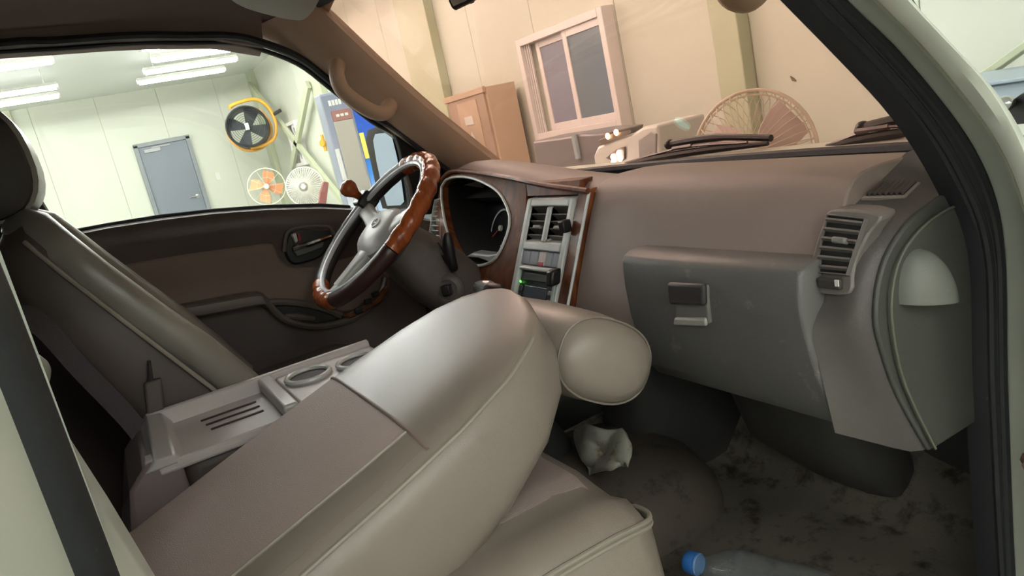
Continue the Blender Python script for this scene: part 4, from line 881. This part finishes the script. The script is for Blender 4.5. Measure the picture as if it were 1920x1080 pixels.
# ================================================================== LOOSE THINGS IN THE CAB
gs_ = thing('gear_lever', 'gear lever with chrome and black knob behind the folded seat', 'gear lever', (-.09,.60,1.0))
gk = at(908,540,y=.62)
MB().tube([V(-.05,.64,.92), gk+V(.0,.01,-.03), gk], [.008,.007,.007], 8).build('lever_rod', chrome_m, gs_)
MB().pillow([(gk+V(-.03,0,-.006), V(0,.008,0), V(0,0,.007), 2.2), (gk+V(-.018,0,0), V(0,.016,0), V(0,0,.014), 2.4), (gk+V(.015,0,.001), V(0,.018,0), V(0,0,.015), 2.4), (gk+V(.026,0,0), V(0,.010,0), V(0,0,.008), 2.2)], 18).build('lever_knob', mat('knob_silver', (176,178,182), .22, metal=.5), gs_)
MB().pillow([(gk+V(.027,0,0), V(0,.016,0), V(0,0,.013), 2.4), (gk+V(.052,.004,-.002), V(0,.016,0), V(0,0,.012), 2.4), (gk+V(.06,.004,-.002), V(0,.008,0), V(0,0,.006), 2.2)], 18).build('knob_grip', blk_m, gs_)
MB().lathe([(0,0),(.06,0),(.055,.03),(.035,.07),(.014,.11),(0,.11)], (-.05,.64,.82), (0,0,1), 18).build('lever_boot', dblk_m, gs_)
MB().pillow([((.04,.67,.69),(.21,0,0),(0,.25,0)), ((.04,.67,.75),(.205,0,0),(0,.24,0)), ((.035,.67,.80),(.18,0,0),(0,.21,0)), ((.03,.67,.826),(.14,0,0),(0,.17,0)), ((.03,.67,.836),(.08,0,0),(0,.10,0)), ((.03,.67,.838),(.02,0,0),(0,.03,0))], 32, 2.8).build('engine_hump', mat('hump_mat', (70,62,54), .7, var=.2, vscale=10, dirt=(36,30,26), dscale=14, damt=.47), cab)
# crumpled white cloth on the hump
cl_px = [[(1076,800),(1104,797),(1130,804),(1158,800),(1180,812)],[(1082,826),(1106,822),(1132,828),(1160,824),(1184,836)],[(1090,852),(1114,848),(1138,852),(1162,848),(1184,858)],[(1098,874),(1120,870),(1142,872),(1164,868),(1182,874)],[(1104,893),(1126,888),(1148,882),(1166,876),(1180,880)]]
rn = random.Random(11); cg = []
for i, row in enumerate(cl_px):
    for sub in (0, .5):
        if i == 4 and sub: break
        r2 = cl_px[min(i+1, 4)]; line = [np.array(p)*(1-sub)+np.array(q)*sub for p, q in zip(row, r2)]; pr_ = []
        for j in range(4):
            for t in (0, .5): q = line[j]*(1-t)+line[j+1]*t; pr_.append(at(q[0], q[1], y=.69+.010*math.sin(2.3*(j+t)+1.7*(i+sub))+rn.uniform(-.006,.006)-.05*(i+sub)/4))
        pr_.append(at(*line[4], y=.69-.05*(i+sub)/4)); cg.append(pr_)
tag(MB().sheet(cg, .012).build('crumpled_cloth', mat('stained_cloth', (134,133,122), .85, var=.2, vscale=25, dirt=(104,80,46), dscale=34, damt=.44, bump=.5, bscale=60), sub=1), 'crumpled stained white cloth in the footwell beneath the headrest', 'cloth')
def ringpts_(c, n, r, k=32):
    n = nrm(n); u = nrm(np.cross(n, V(0,0,1))); w = np.cross(u, n)
    return [c+r*(math.cos(q)*u+math.sin(q)*w) for q in np.linspace(0, 2*math.pi, k, endpoint=False)]
# water bottle lying on the mat
bo = thing('water_bottle', 'clear plastic water bottle with blue cap lying on the floor mat', 'bottle', at(1350,1060,z=FZ))
k0 = at(1288,1052,z=FZ+.045); bd = nrm(at(1440,1098,z=FZ+.045)-k0)
bpet = glass('clear_bottle', (.86,.88,.89), 1.2, .06, .07)
bprof = [(.014,.016),(.017,.02),(.017,.026),(.015,.03),(.021,.042),(.034,.066),(.041,.088),(.043,.10),(.040,.112),(.043,.124),(.040,.136),(.043,.148),(.040,.160),(.043,.172),(.043,.21),(.040,.225),(.030,.23),(.0,.222)]
MB().lathe(bprof, k0, bd, 28).build('bottle_body', bpet, bo)
MB().lathe([(0,0),(.0165,0),(.0185,.003),(.0185,.018),(.0180,.019),(0,.019)], k0, bd, 24).build('bottle_cap', mat('cap_blue', (52,112,186), .4), bo)
MB().lathe([(.0172,.0195),(.0182,.0205),(.0182,.023),(.0172,.024)], k0, bd, 24).build('cap_ring', mat('cap_ring_blue', (96,140,190), .4), bo)

# ================================================================== THINGS IN THE GARAGE
# drum fan with yellow frame on the far bracing
def ringpts(c, n, r, k=36):
    n = nrm(n); u = nrm(np.cross(n, V(0,0,1))); w = np.cross(u, n)
    return [c+r*(math.cos(q)*u+math.sin(q)*w) for q in np.linspace(0, 2*math.pi, k, endpoint=False)], u, w
fx = -11.8
fc_ = at(464,238,x=fx); fr_r = np.linalg.norm(at(464,238,x=fx)-at(427,252,x=fx)); fn = nrm(V(.93,-.25,.10))
df = thing('drum_fan', 'black drum fan in a yellow frame high on the wall bracing', 'fan', fc_-V(0,0,fr_r))
R_ = fr_r*1.0
MB().lathe([(R_*.90,-.30),(R_*1.0,-.30),(R_*1.0,.06),(R_*.93,.08),(R_*.90,.06)], fc_, fn, 36, True).build('drum', mat('drum_black', (52,54,58), .45), df)
MB().lathe([(R_*.99,-.34),(R_*1.10,-.34),(R_*1.10,-.22),(R_*.99,-.22)], fc_, fn, 36, True).build('drum_collar', mat('fan_yellow', (232,170,60), .45), df)
_, fu, fw_ = ringpts(fc_, fn, 1)
for k in range(4):
    q = k*math.pi/2+.4; d = math.cos(q)*fu+math.sin(q)*fw_; t = np.cross(fn, d)
    MB().sheet([[fc_+d*(R_*.15+R_*.72*a)+t*(b*R_*.22*(.6+a))+fn*(-.12+b*.05) for b in (-1,0,1)] for a in (0,.35,.7,1)], .006).build('fan_blade', mat('fan_blade_grey', (70,74,76), .5), df)
MB().lathe([(0,.05),(R_*.10,.045),(R_*.16,.0),(R_*.16,-.2),(0,-.2)], fc_, fn, 20).build('motor', MATS['drum_black'], df)
MB().obox(fc_+fn*.06, fu*.03, fw_*.055, fn*.006).build('motor_badge', white_m, df)
for rr_ in (.2,.3,.4,.5,.6,.7,.8,.88):
    MB().tube(ringpts(fc_+fn*.05, fn, R_*rr_)[0], .0035, 6, closed=True).build('guard_ring', MATS['drum_black'], df)
fy = fx
for dd2 in (0, .07):
    arc = [at(430,200+dd2*40,x=fx), at(445,193,x=fx-dd2), at(478,186,x=fx-dd2), at(502,200,x=fx-dd2), at(516,228,x=fx-dd2), at(516,255,x=fx-dd2), at(500,270,x=fx-dd2), at(470,278,x=fx-dd2)]
    MB().tube(smooth_path(arc, 4), .028, 8).build('yellow_frame', MATS['fan_yellow'], df)
MB().tube([at(512,215,x=fx), V(fx, YF-.1, at(512,215,x=fx)[2]+.05)], .03, 8).build('wall_arm', MATS['drum_black'], df)
# pedestal fans
def ped_fan(name, label, c, R, n, blade_m, guard_m, pole_m, nb=4, guard=.5, rings=(1.0,.8,.6,.4), spokes=24, wire=.0022):
    c = np.array(c); n = nrm(n); t = thing(name, label, 'fan', (c[0], c[1], ZG)); _, u, w = ringpts(c, n, 1)
    MB().tube(ringpts(c, n, R)[0], min(.009, wire*4), 8, closed=True).build('guard_hoop', guard_m, t)
    g = MB()
    for r in rings[1:]: g.tube(ringpts(c+n*(.05*(1-r)), n, R*r, 28)[0], .0028, 5, closed=True)
    for q in np.linspace(0, 2*math.pi, spokes, endpoint=False):
        d = math.cos(q)*u+math.sin(q)*w; g.tube([c+d*R, c+d*R*.8+n*.035, c+d*R*.25+n*.055], wire, 4)
    g.build('guard_wires', guard_m, t)
    g = MB()
    for q in np.linspace(0, 2*math.pi, spokes, endpoint=False):
        d = math.cos(q)*u+math.sin(q)*w; g.tube([c+d*R, c+d*R*.85-n*.05, c+d*R*.25-n*.09], wire, 4)
    g.build('guard_wires', guard_m, t)
    for k in range(nb):
        q = k*2*math.pi/nb+.5; d = math.cos(q)*u+math.sin(q)*w; s_ = np.cross(n, d); b = []
        for a in np.linspace(0, 1, 6):
            wd = R*(.08+.22*math.sin(min(1,a*1.15)*math.pi*.62)); b.append([c+d*R*(.12+.72*a)+s_*(j*wd+R*.10*a)+n*(-.02+.03*j) for j in (-1,-.4,.3,1)])
        MB().sheet(b, .004).build('fan_blade', blade_m, t)
    MB().lathe([(0,.075),(R*.12,.07),(R*.16,.05),(R*.14,.03),(0,.03)], c, n, 18).build('hub_cap', white_m, t)
    MB().lathe([(0,-.22),(R*.22,-.21),(R*.30,-.15),(R*.30,-.09),(0,-.08)], c, n, 18).build('motor', pole_m, t)
    MB().tube([c-n*.15, c-n*.15-V(0,0,.12), V(c[0]-n[0]*.15, c[1]-n[1]*.15, ZG+.04)], .02, 10).build('pole', pole_m, t)
    MB().lathe([(0,0),(.22,0),(.22,.02),(.06,.045),(0,.05)], (c[0]-n[0]*.15, c[1]-n[1]*.15, ZG), (0,0,1), 24).build('base', pole_m, t)
    return t
orange_m = mat('orange_blade', (236,160,112), .45); cream_m = mat('cream_guard', (226,224,200), .4)
oc = at(500,350,x=-11); ped_fan('pedestal_fan', 'pedestal fan with pale orange blades near the far wall', oc, np.linalg.norm(at(500,350,x=-11)-at(474,345,x=-11))*1.35, (1,-.25,.05), orange_m, cream_m, cream_m, 4, rings=(1,.5), spokes=10)
wc = at(572,350,x=-8); ped_fan('pedestal_fan', 'cream white pedestal fan left of the blue kiosk', wc, np.linalg.norm(at(572,350,x=-8)-at(540,348,x=-8))*1.15, (.95,-.6,.05), mat('white_blade', (228,226,214), .45), mat('cream_white_guard', (234,232,220), .4), cream_m, 3, spokes=48, wire=.005, rings=(1,.9,.8,.7,.6,.5,.4,.3))
wfc = at(1412,292,y=1.75); wr = np.linalg.norm(at(1412,292,y=1.75)-at(1412,170,y=1.75))
ped_fan('pedestal_fan', 'large pinkish wire fan standing in front of the truck windshield', wfc, wr, (.35,-1,.12), mat('pink_blade', (228,206,200), .45), mat('pink_guard', (216,200,178), .45), cream_m, 3, spokes=44, wire=.0014, rings=(1,.93,.3))
# payment kiosk
KX = -4.5
kt = at(598,172,x=KX); kz1 = at(600,178,x=KX)[2]; ky0 = at(600,180,x=KX)[1]; ky1 = at(700,215,x=KX)[1]+.0
ko = thing('payment_kiosk', 'tall blue and grey kiosk seen through the driver window', 'kiosk', (KX-.25, (ky0+ky1)/2, ZG))
ky0 = at(648,390,x=KX)[1]-.02; ky1 = at(722,390,x=KX)[1]+.03; ktop = at(618,172,x=KX)[2]
ky0, ky1, ktop = 1.672, 2.045, 1.985
MB().box(KX-.16,KX-.004,ky0,ky1,ZG,ktop).build('cabinet', mat('kiosk_grey', (150,156,170), .4), ko, bev=.01)
ym = ky0+(ky1-ky0)*.60
MB().box(KX-.004,KX+.004,ym,ky1-.005,ZG+.05,ktop-.02).build('blue_panel', gradient_print('kiosk_blue', [(0,(225,235,245)),(.42,(214,232,248)),(.62,(70,150,235)),(.8,(45,95,205)),(1,(62,92,170))], ZG, ktop), ko, bev=.002)
MB().box(KX-.004,KX+.002,ky0+.005,ym-.005,ZG+.05,ktop-.02).build('grey_panel', gradient_print('kiosk_panel', [(0,(228,232,240)),(.5,(222,226,236)),(.62,(165,168,184)),(1,(128,134,150))], ZG, ktop), ko, bev=.002)
dz_t, dz_b = ktop-.22, ktop-.95
yd0, yd1 = ky0+.05, ym-.02
MB().box(KX+.002,KX+.012,yd0,yd1,dz_b,dz_t).build('display_panel', mat('kiosk_tan', (176,170,158), .3), ko, bev=.004)
MB().box(KX+.002,KX+.016,yd0,yd1,dz_t,dz_t+.08).build('display_header', mat('kiosk_brown', (160,112,104), .4), ko, bev=.004)
MB().box(KX+.002,KX+.016,yd0,yd1,dz_b-.07,dz_b).build('display_footer', MATS['kiosk_brown'], ko, bev=.004)
MB().box(KX+.012,KX+.016,yd0+.02,yd1-.02,dz_b+.04,dz_b+.14).build('green_notice', mat('kiosk_green', (170,190,172), .4), ko)
MB().box(KX+.004,KX+.012,ym+.0,ym+.035,ktop-.54,ktop-.34).build('yellow_tag', mat('tag_yellow', (240,226,110), .4), ko)
MB().box(KX+.002,KX+.008,ky0+.008,ky0+.04,ktop-.66,ktop-.42).build('white_tag', white_m, ko)
for i in range(3):
    MB().box(KX+.0165,KX+.020,yd0+.03+i*.035,yd0+.055+i*.035,dz_t+.03,dz_t+.05).build('header_mark', white_m, ko)
for i in range(4): MB().box(KX+.002,KX+.006,ky0+.05+i*.026,ky0+.07+i*.026,ktop-.10,ktop-.06).build('header_letter', white_m, ko)
gc_ = thing('grey_cabinet', 'dark grey cabinet standing right behind the blue kiosk', 'cabinet', (KX-.5, ky1+.2, ZG))
MB().box(KX-.75,KX-.15,ky1+.06,ky1+.50,ZG,ktop-.3).build('cabinet_body', mat('cabinet_grey', (122,126,132), .5), gc_, bev=.01)
MB().box(KX-.15,KX-.14,ky1+.08,ky1+.48,ZG+.1,ktop-.36).build('cabinet_door', MATS['cabinet_grey'], gc_, bev=.004)
MB().box(KX-.14,KX-.12,ky1+.11,ky1+.13,1.2,1.32).build('cabinet_handle', silver_m, gc_, bev=.004)
va = at(607,268,y=YF-.112); vl = thing('pipe_valve', 'small orange pipe valve on the green wall post', 'valve', va)
MB().lathe([(0,0),(.05,0),(.055,.02),(.05,.04),(0,.04)], va, (.5,-1,0), 16).build('valve_body', MATS['fan_yellow'], vl)
MB().tube([va+V(0,0,-.12), va+V(0,0,.12)], .022, 10).build('valve_pipe', MATS['fan_yellow'], vl)
# red brown stand beside the white fan
rb = [at(*q, x=-7.6) for q in ((607,340),(617,342),(612,380))]; rb += [V(-7.6, rb[2][1]-.03, ZG), V(-7.6, rb[2][1]-.17, ZG), at(598,384,x=-7.6), at(600,362,x=-7.6)]
tag(MB().prism(rb, (-.05,0,0)).build('brown_board', mat('brown_board', (150,92,88), .6), bev=.01), 'reddish brown board beside the cream white fan', 'board')
# carton by the front wall
YC = 2.85
cbt = thing('cardboard_carton', 'tall brown cardboard carton with white labels against the front wall', 'carton', (at(880,250,y=YC)[0], YC, ZG))
ca, cb_ = at(838,190,y=YC), at(905,172,y=YC); card_m = mat('cardboard', (206,182,156), .8, var=.05, vscale=9); card2_m = mat('cardboard_dark', (184,160,140), .8, var=.06, vscale=9)
zc_ = ca[2]; x0c, x1c = ca[0], cb_[0]
MB().box(x0c,x1c,YC,YC+.28,ZG,zc_).build('carton_body', card2_m, cbt, bev=.004)
MB().box(x0c+.18,x1c-.14,YC-.006,YC,ZG+.02,zc_-.05).build('front_sheet', card_m, cbt)
MB().box(x1c,x1c+.03,YC+.02,YC+.28,ZG,zc_+.02).build('side_flap', card_m, cbt)
MB().box(x0c-.05,x1c+.02,YC-.01,YC+.02,zc_-.02,zc_+.03).build('top_flap', card_m, cbt, bev=.006)
lx = (x0c+x1c)/2
MB().box(lx-.06,lx+.09,YC-.012,YC-.006,zc_-.24,zc_-.17).build('white_label', white_m, cbt)
MB().prism([V(lx-.03,YC-.012,zc_-.38), V(lx+.08,YC-.012,zc_-.38), V(lx+.02,YC-.012,zc_-.29)], (0,.004,0)).build('arrow_label', white_m, cbt)
# unclear shape under the window, built as a white and grey machine with lamps
YM = 2.45
mp = lambda u, v: at(u, v, y=YM)
ma = thing('unclear_machine', 'unclear white and grey shape built as a machine with lit lamps below the white window', 'machine', (mp(1130,300)[0], YM+.2, ZG))
body = [mp(*q) for q in ((1112,292),(1120,275),(1150,262),(1185,250),(1205,238),(1232,234),(1238,300),(1236,335),(1120,345))]
MB().prism(body, (0,.32,0)).build('white_cover', mat('machine_white', (214,212,204), .35), ma, bev=.015, segs=3)
gpn = [mp(*q) for q in ((986,268),(1030,262),(1080,254),(1128,252),(1112,292),(1120,345),(1000,345))]
MB().prism([p+V(0,.05,0) for p in gpn], (0,.26,0)).build('grey_hood', mat('machine_grey', (128,124,124), .3), ma, bev=.015, segs=3)
MB().prism([p+V(0,.012,0) for p in (mp(1198,262), mp(1222,246), mp(1232,250), mp(1232,296), mp(1200,300))], (0,-.02,0)).build('grey_grille', mat('grille_grey', (158,154,150), .4), ma, bev=.006)
MB().prism([p+V(0,.0,0) for p in (mp(1125,262), mp(1150,250), mp(1184,243), mp(1186,250), mp(1150,264), mp(1130,272))], (0,-.012,0)).build('lamp_strip', mat('lamp_strip_grey', (120,112,106), .25), ma, bev=.004)
MB().prism([p+V(0,.0,0) for p in (mp(1138,295), mp(1160,278), mp(1174,274), mp(1174,298), mp(1160,306))], (0,-.012,0)).build('lamp_recess', MATS['lamp_strip_grey'], ma, bev=.004)
warm = mat('lamp_warm', (255,214,150), .4, emit=5); cool = mat('lamp_cool', (255,250,240), .4, emit=6)
for q, m_ in (((1145,254),warm),((1161,247),warm),((1155,293),cool),((1166,286),cool),((1156,302),cool),((1168,296),cool)):
    p = mp(*q); MB().ell(p+V(0,-.02,0), V(.016,0,0), V(0,.012,0), V(0,0,.017), 12, 8).build('lamp', m_, ma)
MB().tube([mp(1066,255)+V(0,.04,0), mp(1075,300)+V(0,.04,0)], .02, 8).build('corner_post', mat('post_blue_grey', (168,180,184), .4), ma)
xm0, xm1 = mp(1000,345)[0], mp(1236,335)[0]; zm = mp(1120,345)[2]
MB().box(xm0,xm1,YM+.03,YM+.30,ZG+.12,zm+.02).build('machine_base', MATS['machine_grey'], ma, bev=.02)
for xx in (xm0+.12, xm1-.12): MB().lathe([(0,0),(.06,0),(.06,.05),(0,.05)], (xx, YM+.1, ZG+.06), (0,1,0), 18).build('wheel', rubber_m, ma)
# pale blue cabinet and black nozzle beyond the right pillar
RX = 2.55
ra = at(1868,158,y=RX)
bcab = thing('blue_grey_cabinet', 'pale blue grey cabinet beyond the right pillar', 'cabinet', (ra[0]+.35, RX+.25, ZG))
MB().box(ra[0]-.3,ra[0]+.9,RX,RX+.45,ZG,ra[2]).build('cabinet_body', mat('pale_blue_grey', (168,184,194), .4), bcab, bev=.01)
MB().box(ra[0]-.32,ra[0]+.92,RX-.02,RX+.47,ra[2],ra[2]+.012).build('cabinet_top', MATS['pale_blue_grey'], bcab, bev=.003)
nz = at(1914,212,y=2.1); nt_ = thing('spray_reel', 'black hose reel with chrome cap at the right edge', 'hose reel', (nz[0], 2.15, ZG))
MB().lathe([(0,0),(.07,0),(.08,.03),(.06,.06),(.06,.14),(.08,.17),(0,.18)], nz+V(.02,0,-.02), (.3,1,0), 20).build('reel', blk_m, nt_)
MB().ell(nz+V(-.03,-.01,.03), V(.025,0,0), V(0,.025,0), V(0,0,.02), 12, 8).build('reel_cap', chrome_m, nt_)
MB().tube([nz+V(.02,.08,-.04), V(nz[0]+.02,2.18,ZG+.03)], .02, 8).build('stand', blk_m, nt_)
MB().lathe([(0,0),(.18,0),(.18,.02),(0,.03)], (nz[0]+.02,2.18,ZG), (0,0,1), 18).build('stand_base', blk_m, nt_)
# scuffs on the front wall
for q, l in (((970,247),'short dark scuff on the front wall left of the window sill'), ((1487,147),'short dark scuff on the front wall above the second wiper')):
    a, b = at(q[0]-5, q[1]-4, y=YF-.001), at(q[0]+6, q[1]+5, y=YF-.001)
    tag(MB().tube([a, (a+b)/2+V(0,0,-.004), b], [.003,.009,.003], 6).build('wall_scuff', mat('scuff_dark', (120,110,92), .8)), l, 'mark')
